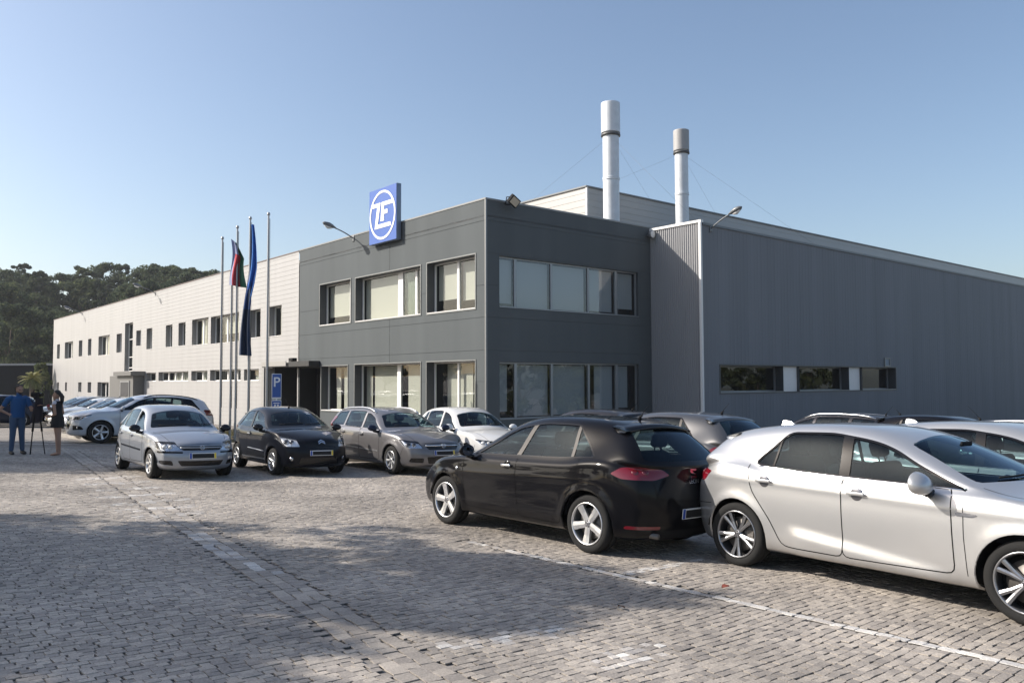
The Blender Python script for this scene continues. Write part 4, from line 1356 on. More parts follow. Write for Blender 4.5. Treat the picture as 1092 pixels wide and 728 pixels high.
# ------------------------------------------------------------------ the cars' own measures
def text_mesh(s, size, mats, parent, M, name='lettering', extrude=.002, align='CENTER', bold=0.0):
    cu = bpy.data.curves.new(name, 'FONT'); cu.body = s; cu.size = size; cu.extrude = extrude
    cu.align_x = align; cu.align_y = 'CENTER'; cu.offset = bold
    o = bpy.data.objects.new(name, cu); COL.objects.link(o)
    dg = bpy.context.evaluated_depsgraph_get(); dg.update()
    me = bpy.data.meshes.new_from_object(o.evaluated_get(dg))
    bpy.data.objects.remove(o)
    me.materials.clear()
    for m in (mats if isinstance(mats, list) else [mats]): me.materials.append(m)
    o = bpy.data.objects.new(name, me); COL.objects.link(o)
    if parent: o.parent = parent
    o.matrix_basis = M
    return o

def on_surface(hit, pt, d, lift=.004):
    q, no = hit(pt, d)
    if q is None: return None
    n = Vector(no)
    up = Vector((0, 0, 1)); x = up.cross(n).normalized(); y = n.cross(x)
    return Matrix(((x.x, y.x, n.x, q.x + n.x * lift), (x.y, y.y, n.y, q.y + n.y * lift), (x.z, y.z, n.z, q.z + n.z * lift), (0, 0, 0, 1)))

def ex_antenna(x, ln=.42, lean=-.62):
    def f(root, p, hit, g):
        q, no = hit((x, 0, 2), (0, 0, 1))
        b = MB(); b.path([q, q + Vector((0, 0, .03)), q + Vector((lean * .06, 0, .05))], [.022, .018, .006], 10)
        b.path([q + Vector((0, 0, .035)), q + Vector((lean * ln, 0, ln * sqrt(1 - lean * lean)))], [.004, .0025], 6)
        b.build('antenna', [matt_black], root)
    return f
def ex_fin(x, m=None):
    def f(root, p, hit, g):
        q, no = hit((x, 0, 2), (0, 0, 1))
        b = MB()
        pr = [(.09, 0), (.02, .045), (-.05, .062), (-.075, .055), (-.085, 0)]
        vs = [(q.x + a, s * (.022 if z < .01 else .006), q.z - .006 + z) for s in (-1, 1) for a, z in pr]
        n = len(pr); b.add(vs, [tuple(range(n)), tuple(reversed(range(n, 2 * n)))] + [(k, n + k, n + (k + 1) % n, (k + 1) % n) for k in range(n)])
        b.build('antenna', [m or p['paint']], root)
    return f
def ex_spoiler(ov=.10, drop=.05, w=.62, m=None, th=.03):
    def f(root, p, hit, g):
        x8, z8 = p['C'][8]
        b = MB(); n = 15
        vs = []
        for k in range(n):
            t = -1 + 2 * k / (n - 1); y = t * w
            bow = .05 * t * t
            zc = z8 - .055 * t * t
            e = 1 - max(0, abs(t) - .9) * 5
            vs += [(x8 + .10, y, zc + .012), (x8 - ov * .4 + bow, y, zc + .004 - drop * .3), (x8 - ov + bow, y, zc - drop), (x8 - ov + bow + .01, y, zc - drop - th * e), (x8 + .0, y, zc - drop - .02)]
        fs = []
        for k in range(n - 1):
            for j in range(4): fs.append((k * 5 + j, k * 5 + j + 1, k * 5 + 6 + j, k * 5 + 5 + j))
        fs += [(0, 1, 2, 3, 4), tuple((n - 1) * 5 + j for j in (4, 3, 2, 1, 0))]
        b.add(vs, fs, 0, True)
        b.box((x8 - ov + .06, -.16, z8 - drop - .008), (x8 - ov + .045, .16, z8 - drop - .022), 1)
        b.build('spoiler', [m or p['paint'], tail_m], root)
    return f
def ex_rails(x0, x1, m, inset=.05, feet=True):
    def f(root, p, hit, g):
        for sg in (1, -1):
            pts = []
            for t in np.linspace(0, 1, 12):
                x = x0 + (x1 - x0) * t
                y = p['yr'] - inset * .2
                q, no = hit((x, sg * y, 2), (0, 0, 1))
                lift = .035 * min(1, min(t, 1 - t) * 8) + .004
                pts.append(Vector((x, sg * y, q.z + lift)))
            b = MB(); b.path(pts, .017, 8)
            b.build('roof_rail', [m], root)
    return f
def ex_badge(kind, pt, d, size):
    def f(root, p, hit, g):
        M = on_surface(hit, pt, d)
        if M is None: return
        b = MB()
        if kind == 'bolt':                                    # ring with a lightning bar
            b.path([(size * cos(t), size * sin(t), .006) for t in np.linspace(0, 2 * pi, 25)], size * .14, 6)
            b.prism([(-size * 1.35, size * .28, .004), (size * .1, size * .1, .004), (-.02 * size, -.12 * size, .004), (size * 1.35, -size * .28, .004), (-.1 * size, -.3 * size, .004), (.02 * size, .0, .004)], (0, 0, .008))
        elif kind == 'chevrons':
            for k in (0, 1):
                z = -k * size * .62
                b.prism([(-size, z - size * .35, 0), (0, z + size * .35, 0), (size, z - size * .35, 0), (size, z - size * .72, 0), (0, z - size * .02, 0), (-size, z - size * .72, 0)], (0, 0, .010))
        elif kind == 's':                                     # two slanted hooks of a squared S
            s = size
            b.prism([(-s, s * .95, 0), (s, s * .95, 0), (s, s * .55, 0), (-s * .25, s * .55, 0), (-s * .25, s * .30, 0), (s * .75, -.05 * s, 0), (s * .75, -s * .35, 0), (-s, s * .22, 0)], (0, 0, .008))
            b.prism([(s, -s * .95, 0), (-s, -s * .95, 0), (-s, -s * .55, 0), (s * .25, -s * .55, 0), (s * .25, -s * .42, 0), (s, -s * .62, 0)], (0, 0, .008))
        elif kind == 'diamond':
            b.path([(0, size, .004), (size * .7, 0, .004), (0, -size, .004), (-size * .7, 0, .004), (0, size, .004)], size * .17, 6)
        elif kind == 'rings':
            for k in range(4):
                b.path([(size * (1.4 * (k - 1.5) + cos(t)), size * sin(t), .006) for t in np.linspace(0, 2 * pi, 21)], size * .13, 6)
        elif kind == 'dot':
            b.lathe([(.0001, .006), (size * .8, .006), (size, 0)], (0, 0, 0), 'Z', 20)
        o = b.build('badge', [chrome_m], root, M)
    return f
def ex_letters(s, pt, d, size):
    def f(root, p, hit, g):
        M = on_surface(hit, pt, d, .002)
        if M is not None: text_mesh(s, size, chrome_m, root, M, extrude=.002)
    return f
def ex_exhaust(y):
    def f(root, p, hit, g):
        b = MB(); b.path([(g['xr'] + .45, y, .26), (g['xr'] + .08, y, .245)], [.03, .03], 12)
        b.build('exhaust_pipe', [disc_m], root)
    return f
def ex_bar(name, pts, d, rad, m):
    def f(root, p, hit, g):
        for sg in ((1, -1) if any(abs(q[1]) > .3 for q in pts) and all(q[1] > 0 for q in pts) else (1,)):
            P = []
            for i in range(len(pts) - 1):
                for t in np.linspace(0, 1, 8)[:-1]: P.append(Vector(pts[i]).lerp(Vector(pts[i + 1]), t))
            P.append(Vector(pts[-1]))
            out = []
            for q in P:
                h, no = hit((q.x, q.y * sg, q.z), (d[0], d[1] * sg, d[2]))
                if h is not None: out.append(h + no * rad * .3)
            if len(out) > 2:
                b = MB(); b.path(out, rad, 8); b.build(name, [m], root)
    return f
def ex_fogs(x, y, z, r):
    def f(root, p, hit, g):
        for sg in (1, -1):
            q, no = hit((x, sg * y, z), (1, sg * .25, 0))
            if q is None: continue
            b = MB(); b.path([q - no * .01, q + no * .006], [r * 1.2, r * 1.1], 18, 0); b.path([q + no * .006, q + no * .008], [r, r * .5], 18, 1)
            b.build('fog_lamp', [p.get('fog_ring', black_trim), reflector_m], root)
    return f
def ex_sunshade(root, p, hit, g):
    x3, z3 = p['C'][3]; 
    b = MB(); b.rbox((x3 - .50, -.35, g['belt'](0) + .02), (x3 - .48, -.62, g['belt'](0) + .28), .01)
    b.build('windscreen_paper', [white_plastic], root)

def head_pts(xf, hw, zi0, zi1, zo0, zo1, yi=.44, back=.52):
    return [(xf - .06, yi, zi0), (xf - .26, hw * .86, zo0), (xf - back, hw * .93, zo1), (xf - .16, yi, zi1)]

silver_p = paint("paint_silver", (0.46, 0.465, 0.47), 0.55, 0.36)
white_silver_p = paint("paint_white_silver", (0.56, 0.562, 0.565), 0.72, 0.36)
blue_silver_p = paint("paint_blue_silver", (0.30, 0.325, 0.37), 0.5, 0.36)
black_p = paint("paint_black", (0.004, 0.004, 0.0055), 0.0, 0.30, .035)
blueblack_p = paint("paint_blue_black", (0.005, 0.006, 0.010), 0.0, 0.30, .03)
grey_p = paint("paint_grey", (0.15, 0.145, 0.15), 0.45, 0.36)
white_p = paint("paint_white", (0.62, 0.62, 0.61), 0.0, 0.30)
ice_p = paint("paint_ice_white", (0.56, 0.58, 0.62), 0.1, 0.30)
dark_p = paint("paint_dark_grey", (0.035, 0.035, 0.04), 0.4, 0.32, .08)
navy_p = paint("paint_navy", (0.012, 0.018, 0.04), 0.2, 0.3, .06)
midgrey_p = paint('paint_mid_grey', (0.075, 0.076, 0.08), 0.45, 0.36, .08)
pillar_m = mat("pillar_foil", (0.10, 0.092, 0.086), 0.5, 0.0, .15)

P_leon = dict(W=1.768, wb=2.578, fo=.91, L=4.315, R=.318, rim=.232, style=(5, 'solid'), paint=black_p,
    C=[(2.08, .75), (1.62, .90), (1.32, .97), (1.04, 1.03), (.57, 1.26), (.10, 1.435), (-.40, 1.482), (-.95, 1.478), (-1.50, 1.418), (-1.80, 1.225), (-2.01, 1.025), (-2.06, .95)],
    zb=[.70, .83, .89, .925, .94, .95, .96, .975, 1.0, 1.01, .99, .93], yr=.585, apillar=(.84, .0),
    q=(.74, -.98, -1.36), rtap=.89, dp=.10, pillars=[(-.10, -.26, .038), (-1.02, -.98, .022)], dlo_r=.04, trim=black_trim, pillar_mat=pillar_m, flare=.024, rw_top=.05, rw_bot=-.01,
    door_polys=[[(.90, .95), (.86, .30), (-.18, .28), (-.14, .60), (-.12, 1.02), (.80, 1.02)],
                [(-.12, 1.02), (-.14, .60), (-.18, .28), (-.88, .27), (-.98, .55), (-1.10, .75), (-1.16, 1.02)]],
    handles=[(.03, .86)], cup_mat=black_trim, mirror=(.72, .95, 1.0), handle_mat=chrome_m,
    lamps=[('headlight', head_pts(2.199, .884, .58, .70, .62, .78), (1, .8)),
           ('taillight', [(-1.68, .90, .885), (-1.80, .86, .835), (-2.05, .62, .825), (-2.1, .42, .875), (-2.08, .52, .935), (-1.95, .74, .965), (-1.80, .86, .95)], (-1, .85))],
    front_regions=[('grille', [(-.36, .55), (.36, .55), (.42, .66), (-.42, .66)]), ('intake', [(-.62, .27), (.62, .27), (.56, .40), (-.56, .40)])],
    rear_regions=[('reflector', [(.50, .315), (.78, .315), (.78, .35), (.50, .35)]), ('reflector', [(-.50, .315), (-.78, .315), (-.78, .35), (-.50, .35)]),
                  ('rear_skirt', [(-.60, .10), (.60, .10), (.52, .30), (-.52, .30)])], reflector_mat=tail_m, rear_skirt_mat=matt_black,
    crease=[(-1.5, .80, 1.4, .70, .09, .012), (-1.1, .36, 1.0, .36, .07, .012)], rw_in=.05,
    seams=[([(1.95, .62, .9), (1.55, .68, .9), (1.0, .74, .9)], (0, 0, 1)), ([(-2.2, -.58, .80), (-2.2, -.55, .64), (-2.2, -.4, .605), (-2.2, 0, .60)], (-1, 0, 0)),
           ([(-1.9, .5, .60), (-1.62, .5, .62), (-1.45, .5, .64)], (0, 1, 0)),
           ([(.95, .5, .34), (1.0, .5, .62), (.99, .5, .84)], (0, 1, 0))],
    plate_r=(.0, .47, .52, .11), plate_y=False,
    extras=[ex_antenna(-1.32, .20), ex_spoiler(.16, .035, .58, black_trim), ex_badge('s', (-3, 0, .885), (-1, 0, 0), .052), ex_letters('LEON', (-3, 0, .80), (-1, 0, 0), .065),
            ex_exhaust(.55), ex_badge('dot', (1.02, .5, .76), (0, 1, 0), .022)])

P_megane = dict(W=1.814, wb=2.669, fo=.92, L=4.359, R=.318, rim=.236, style=(5, 'twin'), paint=white_silver_p, rim_mat=mat("alloy_grey", (0.27, 0.275, 0.29), 0.3, 0.85),
    C=[(2.17, .80), (1.66, .94), (1.44, .975), (1.22, 1.02), (.70, 1.245), (.16, 1.425), (-.38, 1.468), (-.95, 1.452), (-1.60, 1.365), (-1.80, 1.205), (-1.94, 1.07), (-2.03, .98)],
    zb=[.74, .87, .91, .94, .95, .955, .965, .985, 1.015, 1.03, 1.02, .95], yr=.60, apillar=(1.04, .06), taper=[.84, .94, .985, 1, .995, .99, .99, .99, 1.0, .985, .96, .86],
    q=(.93, -.84, -1.17), pillars=[(-.17, -.22, .05), (-.93, -.90, .010)], dlo_r=.11, trim=black_trim,
    door_polys=[[(.80, .96), (.82, .30), (-.15, .28), (-.17, 1.04), (.70, 1.02)],
                [(-.17, 1.04), (-.15, .28), (-.80, .28), (-.93, .52), (-1.13, .78), (-1.20, 1.06)]],
    handles=[(-.01, .855), (-.98, .885)], handle_mat=silver_p, mirror=(.60, 1.02, 1.0), mirror_s=1.28, cup_mat=alloy_dark, mirror_mat=silver_p,
    lamps=[('headlight', head_pts(2.2545, .907, .66, .76, .68, .84, .42, .58), (1, .8)),
           ('taillight', [(-1.72, .90, .93), (-1.85, .86, .82), (-2.1, .40, .84), (-2.1, .40, .92), (-1.90, .84, .95)], (-1, .85))],
    front_regions=[('grille', [(-.40, .60), (.40, .60), (.46, .72), (-.46, .72)]), ('intake', [(-.66, .26), (.66, .26), (.60, .42), (-.60, .42)])],
    side_regions=[('fender_vent', [(.84, .80), (1.02, .79), (.98, .765), (.84, .765)])], fender_vent_mat=chrome_m,
    crease=[(-1.9, .90, 1.6, .80, .07, .008)], flank=[(-.75, .50, .78, .33, .10, .030)],
    seams=[([(2.0, .66, .9), (1.55, .72, .9), (1.0, .76, .9)], (0, 0, 1)), ([(1.62, .5, .62), (1.9, .5, .64)], (0, 1, 0)), ([(-1.92, .5, .58), (-1.66, .5, .60)], (0, 1, 0)),
           ([(.92, .5, .30), (.90, .5, .60), (.90, .5, .86)], (0, 1, 0))],
    plate_f=(0, .42, .52, .11), plate_r=(0, .62, .52, .11),
    extras=[ex_fin(-1.30, white_silver_p), ex_spoiler(.12, .03, .60), ex_badge('diamond', (3, 0, .66), (1, 0, 0), .07),
            ex_bar('window_chrome', [(.86, .5, .968), (0, .5, .978), (-.6, .5, .992), (-1.08, .5, 1.018)], (0, 1, 0), .006, chrome_m)])

P_corsa = dict(W=1.646, wb=2.491, fo=.80, L=3.817, R=.288, rim=.195, style=(7, 'wide'), paint=blue_silver_p, levels=3,
    C=[(1.92, .74), (1.52, .87), (1.24, .925), (.95, .98), (.55, 1.20), (.16, 1.375), (-.30, 1.44), (-.85, 1.43), (-1.38, 1.36), (-1.57, 1.16), (-1.68, .97), (-1.72, .88)],
    zb=[.68, .81, .855, .885, .90, .91, .92, .93, .95, .95, .93, .86], yr=.55, apillar=(.76, .05),
    q=(.66, -1.15, -1.36), pillars=[(-.16, -.22, .04), (-.98, -1.0, .03)], paint_pillars=True, dlo_r=.05,
    door_polys=[[(.80, .90), (.78, .30), (-.16, .28), (-.17, .94), (.7, .94)], [(-.17, .94), (-.16, .28), (-.72, .28), (-.92, .55), (-1.05, .75), (-1.1, .96)]],
    handles=[(-.05, .80), (-.92, .82)], mirror=(.60, .92, .96), mirror_mat=black_trim,
    lamps=[('headlight', [(1.97, .40, .585), (1.80, .66, .555), (1.58, .78, .60), (1.46, .79, .745), (1.82, .50, .74)], (1, .7)),
           ('taillight', [(-1.45, .8, 1.05), (-1.5, .8, .66), (-1.75, .62, .68), (-1.70, .60, 1.05)], (-1, .85))],
    front_regions=[('grille', [(-.36, .575), (.36, .575), (.42, .665), (-.42, .665)]),
                   ('bumper_strip', [(.36, .52), (.74, .52), (.74, .56), (.36, .55)]), ('bumper_strip', [(-.36, .52), (-.74, .52), (-.74, .56), (-.36, .55)]),
                   ('intake', [(-.38, .27), (.38, .27), (.45, .38), (-.45, .38)]), ('intake', [(.50, .28), (.70, .30), (.72, .38), (.54, .38)]), ('intake', [(-.50, .28), (-.70, .30), (-.72, .38), (-.54, .38)])],
    side_regions=[('side_moulding', [(.68, .515), (-.14, .535), (-.14, .57), (.68, .55)]), ('side_moulding', [(-.18, .535), (-.86, .555), (-.90, .59), (-.18, .57)])],
    seams=[([(1.80, .52, .9), (1.45, .60, .9), (.95, .66, .9)], (0, 0, 1)), ([(2.2, -.42, .69), (2.2, 0, .695), (2.2, .42, .69)], (1, 0, 0)), ([(1.55, .5, .58), (1.50, .5, .40)], (0, 1, 0))],
    plate_f=(0, .47, .52, .12), plate_r=(0, .72, .5, .11), bulb_white=True, bulbs=[(-.055, .062), (.075, .05)],
    extras=[ex_bar('grille_bar', [(2, -.40, .625), (2, 0, .63), (2, .40, .625)], (1, 0, 0), .014, blue_silver_p), ex_badge('bolt', (2, 0, .628), (1, 0, 0), .038), ex_antenna(-1.2, .3)])

P_c2 = dict(W=1.659, wb=2.315, fo=.79, L=3.666, R=.288, rim=.195, style=(9, 'multi'), paint=blueblack_p, doors=1,
    C=[(1.84, .80), (1.45, .93), (1.20, .98), (.95, 1.03), (.55, 1.25), (.17, 1.40), (-.30, 1.461), (-.80, 1.44), (-1.30, 1.36), (-1.49, 1.16), (-1.61, .98), (-1.66, .90)],
    zb=[.74, .88, .925, .95, .955, .95, .945, .95, .97, .97, .95, .88], yr=.56, apillar=(.78, .06), nose=.05,
    q=(.68, -.95, -1.25), pillars=[(-.34, -.40, .05)], dlo_r=.06,
    door_polys=[[(.80, .96), (.78, .30), (-.36, .28), (-.38, .98), (.7, .98)]],
    handles=[(-.22, .84)], handle_mat=silver_p, mirror=(.62, .93, 1.0), mirror_mat=black_trim, cap_mat=chrome_m,
    lamps=[('headlight', [(1.86, .46, .63), (1.70, .74, .63), (1.48, .79, .74), (1.40, .79, .86), (1.72, .50, .80)], (1, .75)),
           ('taillight', [(-1.4, .8, 1.0), (-1.45, .8, .72), (-1.7, .6, .72), (-1.66, .6, 1.0)], (-1, .85))],
    front_regions=[('grille', [(-.34, .60), (.34, .60), (.34, .625), (-.34, .625)]), ('intake', [(-.45, .26), (.45, .26), (.42, .40), (-.42, .40)])],
    side_regions=[('sill_strip', [(.76, .305), (-.72, .305), (-.72, .33), (.76, .33)])], sill_strip_mat=alloy_m,
    seams=[([(1.75, .58, .9), (1.45, .64, .9), (.95, .70, .9)], (0, 0, 1)), ([(2.2, -.46, .70), (2.2, 0, .705), (2.2, .46, .70)], (1, 0, 0))],
    plate_f=(0, .50, .52, .11), plate_r=(0, .72, .5, .11), bowl=mat('lamp_white', (.75, .76, .78), .25, .6), bulbs=[(-.06, .06), (.07, .05)],
    extras=[ex_badge('chevrons', (2, 0, .755), (1, 0, 0), .075), ex_fogs(1.8, .60, .37, .045), ex_antenna(.0, .35, -.75), ex_bar('side_strip', [(.72, .5, .49), (-.30, .5, .52)], (0, 1, 0), .009, alloy_m)])

P_astra = dict(W=1.753, wb=2.703, fo=.90, L=4.515, R=.312, rim=.205, style=(7, 'wide'), paint=grey_p,
    C=[(2.13, .75), (1.68, .90), (1.40, .955), (1.12, 1.0), (.67, 1.22), (.20, 1.39), (-.30, 1.45), (-1.0, 1.455), (-1.92, 1.40), (-2.07, 1.2), (-2.17, 1.0), (-2.205, .92)],
    zb=[.70, .84, .885, .915, .93, .94, .95, .96, .975, .97, .95, .88], yr=.575, apillar=(.90, .08),
    q=(.80, -1.75, -1.96), pillars=[(-.14, -.22, .045), (-1.10, -1.16, .05)], paint_pillars=True, dlo_r=.05,
    door_polys=[[(.86, .94), (.84, .30), (-.14, .28), (-.16, .97), (.8, .97)], [(-.16, .97), (-.14, .28), (-.82, .28), (-1.0, .55), (-1.14, .75), (-1.18, .98)]],
    handles=[(-.02, .83), (-1.0, .85)], mirror=(.72, .98, .99), mirror_mat=navy_p,
    lamps=[('headlight', [(2.14, .46, .60), (1.98, .74, .60), (1.80, .82, .66), (1.66, .83, .78), (2.0, .52, .745)], (1, .75)),
           ('taillight', [(-1.9, .8, 1.2), (-1.95, .85, .72), (-2.2, .68, .72), (-2.1, .60, 1.2)], (-1, .85))],
    front_regions=[('grille', [(-.36, .57), (.36, .57), (.44, .69), (-.44, .69)]), ('intake', [(-.36, .27), (.36, .27), (.40, .42), (-.40, .42)]),
                   ('intake', [(.46, .28), (.72, .30), (.70, .39), (.46, .39)]), ('intake', [(-.46, .28), (-.72, .30), (-.70, .39), (-.46, .39)])],
    side_regions=[('side_moulding', [(.78, .47), (-.12, .49), (-.12, .515), (.78, .495)]), ('side_moulding', [(-.17, .49), (-.94, .51), (-.96, .535), (-.17, .515)])], side_moulding_mat=alloy_m,
    seams=[([(1.95, .56, .9), (1.60, .62, .9), (1.1, .72, .9)], (0, 0, 1)), ([(2.3, -.46, .705), (2.3, 0, .715), (2.3, .46, .705)], (1, 0, 0)), ([(1.80, .5, .60), (1.72, .5, .45)], (0, 1, 0))],
    plate_f=(0, .50, .52, .11), bulbs=[(-.07, .062), (.06, .05)],
    extras=[ex_rails(.12, -1.75, alloy_m), ex_bar('grille_bar', [(2, -.42, .655), (2, 0, .66), (2, .42, .655)], (1, 0, 0), .015, chrome_m), ex_badge('bolt', (2, 0, .655), (1, 0, 0), .045)])

P_suv = dict(W=1.898, wb=2.807, fo=.88, L=4.629, R=.362, rim=.245, style=(5, 'wide'), paint=ice_p, z0=.24,
    C=[(2.15, .95), (1.7, 1.07), (1.44, 1.11), (1.17, 1.15), (.72, 1.39), (.24, 1.56), (-.30, 1.62), (-.95, 1.61), (-1.80, 1.51), (-2.02, 1.3), (-2.18, 1.1), (-2.25, 1.02)],
    zb=[.86, 1.0, 1.035, 1.055, 1.065, 1.075, 1.085, 1.095, 1.11, 1.11, 1.08, 1.0], yr=.64, apillar=(.95, .12), flare=.02,
    q=(.86, -1.45, -1.72), pillars=[(-.18, -.24, .045), (-1.12, -1.14, .035)], dlo_r=.06,
    door_polys=[[(.86, 1.08), (.84, .36), (-.16, .34), (-.18, 1.11), (.8, 1.11)], [(-.18, 1.11), (-.16, .34), (-.82, .34), (-1.0, .65), (-1.18, .88), (-1.22, 1.12)]],
    handles=[(-.04, .96), (-1.02, .98)], mirror=(.78, 1.05, 1.15),
    lamps=[('headlight', [(2.2, .44, .74), (2.02, .78, .76), (1.72, .90, .88), (1.70, .90, .94), (2.05, .50, .86)], (1, .75)),
           ('taillight', [(-1.9, .9, 1.12), (-1.95, .92, .92), (-2.25, .60, .90), (-2.2, .60, 1.10)], (-1, .85))],
    front_regions=[('grille', [(-.34, .44), (.34, .44), (.44, .60), (.40, .84), (-.40, .84), (-.44, .60)]), ('intake', [(.52, .42), (.82, .44), (.80, .56), (.54, .58)]), ('intake', [(-.52, .42), (-.82, .44), (-.80, .56), (-.54, .58)])],
    plate_f=(0, .56, .52, .11),
    seams=[([(2.0, .62, 1.0), (1.6, .70, 1.0), (1.1, .78, 1.0)], (0, 0, 1))],
    extras=[ex_rails(.10, -1.65, black_trim), ex_badge('rings', (3, 0, .76), (1, 0, 0), .045), ex_fogs(2.0, .70, .50, .04)])

def variant(base, **kw):
    q = dict(base); q.update(kw); return q
P_hatch = variant(P_leon, trim=black_trim, handles=[(.03, .86), (-.98, .88)], handle_mat=None, paint=midgrey_p, style=(5, 'twin'), levels=3,
    extras=[ex_antenna(-1.3, .22), ex_spoiler(.10, .03, .60)], rear_regions=[], plate_r=(0, .75, .52, .11))
P_hatch.pop('handle_mat'); P_hatch.pop('cup_mat')
P_compact = variant(P_corsa, paint=white_p, mirror_mat=white_p, lamps=[('headlight', head_pts(2.0455, .823, .56, .68, .60, .72), (1, .75)), P_corsa['lamps'][1]],
    front_regions=[('grille', [(-.36, .575), (.36, .575), (.42, .665), (-.42, .665)]), ('intake', [(-.50, .27), (.50, .27), (.50, .38), (-.50, .38)])],
    side_regions=[], extras=[ex_antenna(-1.2, .3)])
P_wagon = variant(P_astra, paint=dark_p, mirror_mat=dark_p, side_regions=[], extras=[ex_rails(.12, -1.75, alloy_m), ex_antenna(-1.7, .3)])

HAZE = .0003
YARD_TREES = [(-12.9, 8.25, .84, .2, .95), (-12.4, 7.7, .90, 2.0, .34), (-17.5, 8.7, .9, 1.6, .95), (-14.0, 5.9, .84, 3.1, .50), (-12.9, 4.5, .80, 1.0, .36), (-26, 20.5, 1.05, 2.2, 1.0), (-30, 23.5, 1.1, 5.1, 1.0), (-22.5, 19.6, .95, .8, 1.0), (-21.5, 23.0, .95, 2.9, 1.0), (-25, 26, 1.0, 4.4, 1.0)]

# ================================================================== things on and around the building
steel_m = mat("galvanised", (.60, .63, .66), .5, .15, vary=(3, .10))
pole_m = mat("pole_grey", (.42, .42, .42), .45, .5)
lamp_grey = mat("lamp_grey", (.16, .17, .18), .45, .3)
lamp_white = mat("lamp_lens_white", (.70, .71, .70), .3)

def BMx(v, u, z): return LM @ Matrix.Translation((v, u, z))
def obj_world(mb, name, mats, parent, M=None):
    return mb.build(name, mats, parent, M)

# ---- blue sign box with its lettering
sg = empty('company_sign', LM @ Matrix.Translation((-.04, 6.44, 7.26)))
tag(sg, 'square blue sign box with white ringed ZF letters above the office roof edge', 'sign')
b = MB(); b.rbox((-.21, -1.06, 0), (0, 1.06, 2.24), .012)
sign_blue = mat("sign_blue", (.030, .105, .40), .35); sign_side = mat("sign_side", (.20, .25, .33), .4, .2)
case = b.build('case', [sign_side], sg)
b = MB(); b.box((-.222, -1.05, .012), (-.2105, 1.05, 2.228)); b.build('face', [sign_blue], sg)
sign_white = mat("sign_white", (.86, .87, .88), .4)
fm = Matrix(((0, 0, -1, -.224), (-1, 0, 0, 0), (0, 1, 0, 1.12), (0, 0, 0, 1)))   # sign plane: x to the viewer's right, y up
def ringp(ro, ri, n=72):
    mb = MB()
    vs = []
    for k in range(n):
        a = 2 * pi * k / n
        vs += [(ro * cos(a), ro * sin(a), 0), (ri * cos(a), ri * sin(a), 0), (ro * cos(a), ro * sin(a), .012), (ri * cos(a), ri * sin(a), .012)]
    fs = []
    for k in range(n):
        q = (k + 1) % n
        fs += [(4 * k + 2, 4 * q + 2, 4 * q + 3, 4 * k + 3), (4 * k, 4 * q, 4 * q + 2, 4 * k + 2), (4 * k + 1, 4 * k + 3, 4 * q + 3, 4 * q + 1)]
    mb.add(vs, fs); return mb
ringp(1.0, .905).build('ring', [sign_white], sg, fm)
def glyph(polys, name):
    mb = MB()
    for pl in polys: mb.prism([(x, y, 0) for x, y in pl], (0, 0, .012))
    mb.build(name, [sign_white], sg, fm)
# wide flat Z whose foot runs to the ring, tall F sharing the top bar
glyph([[(-.78, .52), (-.78, .36), (-.40, .36), (-.60, -.52), (.70, -.52), (.62, -.36), (-.36, -.36), (-.14, .52)]], 'letter_z')
glyph([[(-.06, .52), (-.13, -.25), (.13, -.25), (.13, .02), (.40, .02), (.40, .19), (.13, .19), (.13, .36), (.86, .36), (.78, .52)]], 'letter_f')
b = MB(); b.box((0.0, -.8, .2), (.05, -.7, .3)); b.box((0, .7, .2), (.05, .8, .3)); b.box((0, -.8, .55), (.05, .8, .6)); b.build('bracket', [steel_m], sg)

# ---- arm lamps
def arm_lamp(name, M, ln, up, label):
    r = empty(name, M); tag(r, label, 'street lamp', 'arm lamps on the factory walls')
    b = MB(); b.rbox((-.03, -.08, -.14), (0, .08, .14), .01); b.build('wall_plate', [lamp_grey], r)
    pts = [Vector((-ln * t, 0, up * (t * (1.6 - .6 * t)))) for t in np.linspace(0, .72, 8)]
    b = MB(); b.path(pts, .026, 8); b.build('arm', [lamp_grey], r)
    h = MB(); e = pts[-1]; d = (pts[-1] - pts[-2]).normalized()
    h.path([e - d * .05, e + d * .04, e + d * .14, e + d * .32, e + d * .50, e + d * .58], [.03, .05, .085, .11, .075, .02], 14)
    h.v = [(x, y * 1.35, z + .02) for x, y, z in h.v]
    hd = h.build('lamp_head', [lamp_grey], r)
    l = MB(); l.path([e + d * .16 + Vector((0, 0, -.055)), e + d * .32 + Vector((0, 0, -.075)), e + d * .48 + Vector((0, 0, -.05))], [.05, .085, .05], 12)
    l.build('lens', [lamp_white], hd)
    return r
arm_lamp('wall_lamp', BMx(0, 9.3, 7.84), 1.25, .42, 'arm lamp over the dark office front, left of the blue sign')
arm_lamp('wall_lamp', BMx(0, 37.3, 7.80), 1.30, .48, 'arm lamp above the middle of the white wing')
arm_lamp('wall_lamp', BMx(0, 58.8, 7.80), 1.30, .48, 'arm lamp near the far end of the white wing')
arm_lamp('wall_lamp', LM @ Matrix.Translation((9.3, -2.54, 7.62)) @ Matrix.Rotation(radians(90), 4, 'Z'), 1.25, .52, 'pale arm lamp at the top corner of the grey hall')

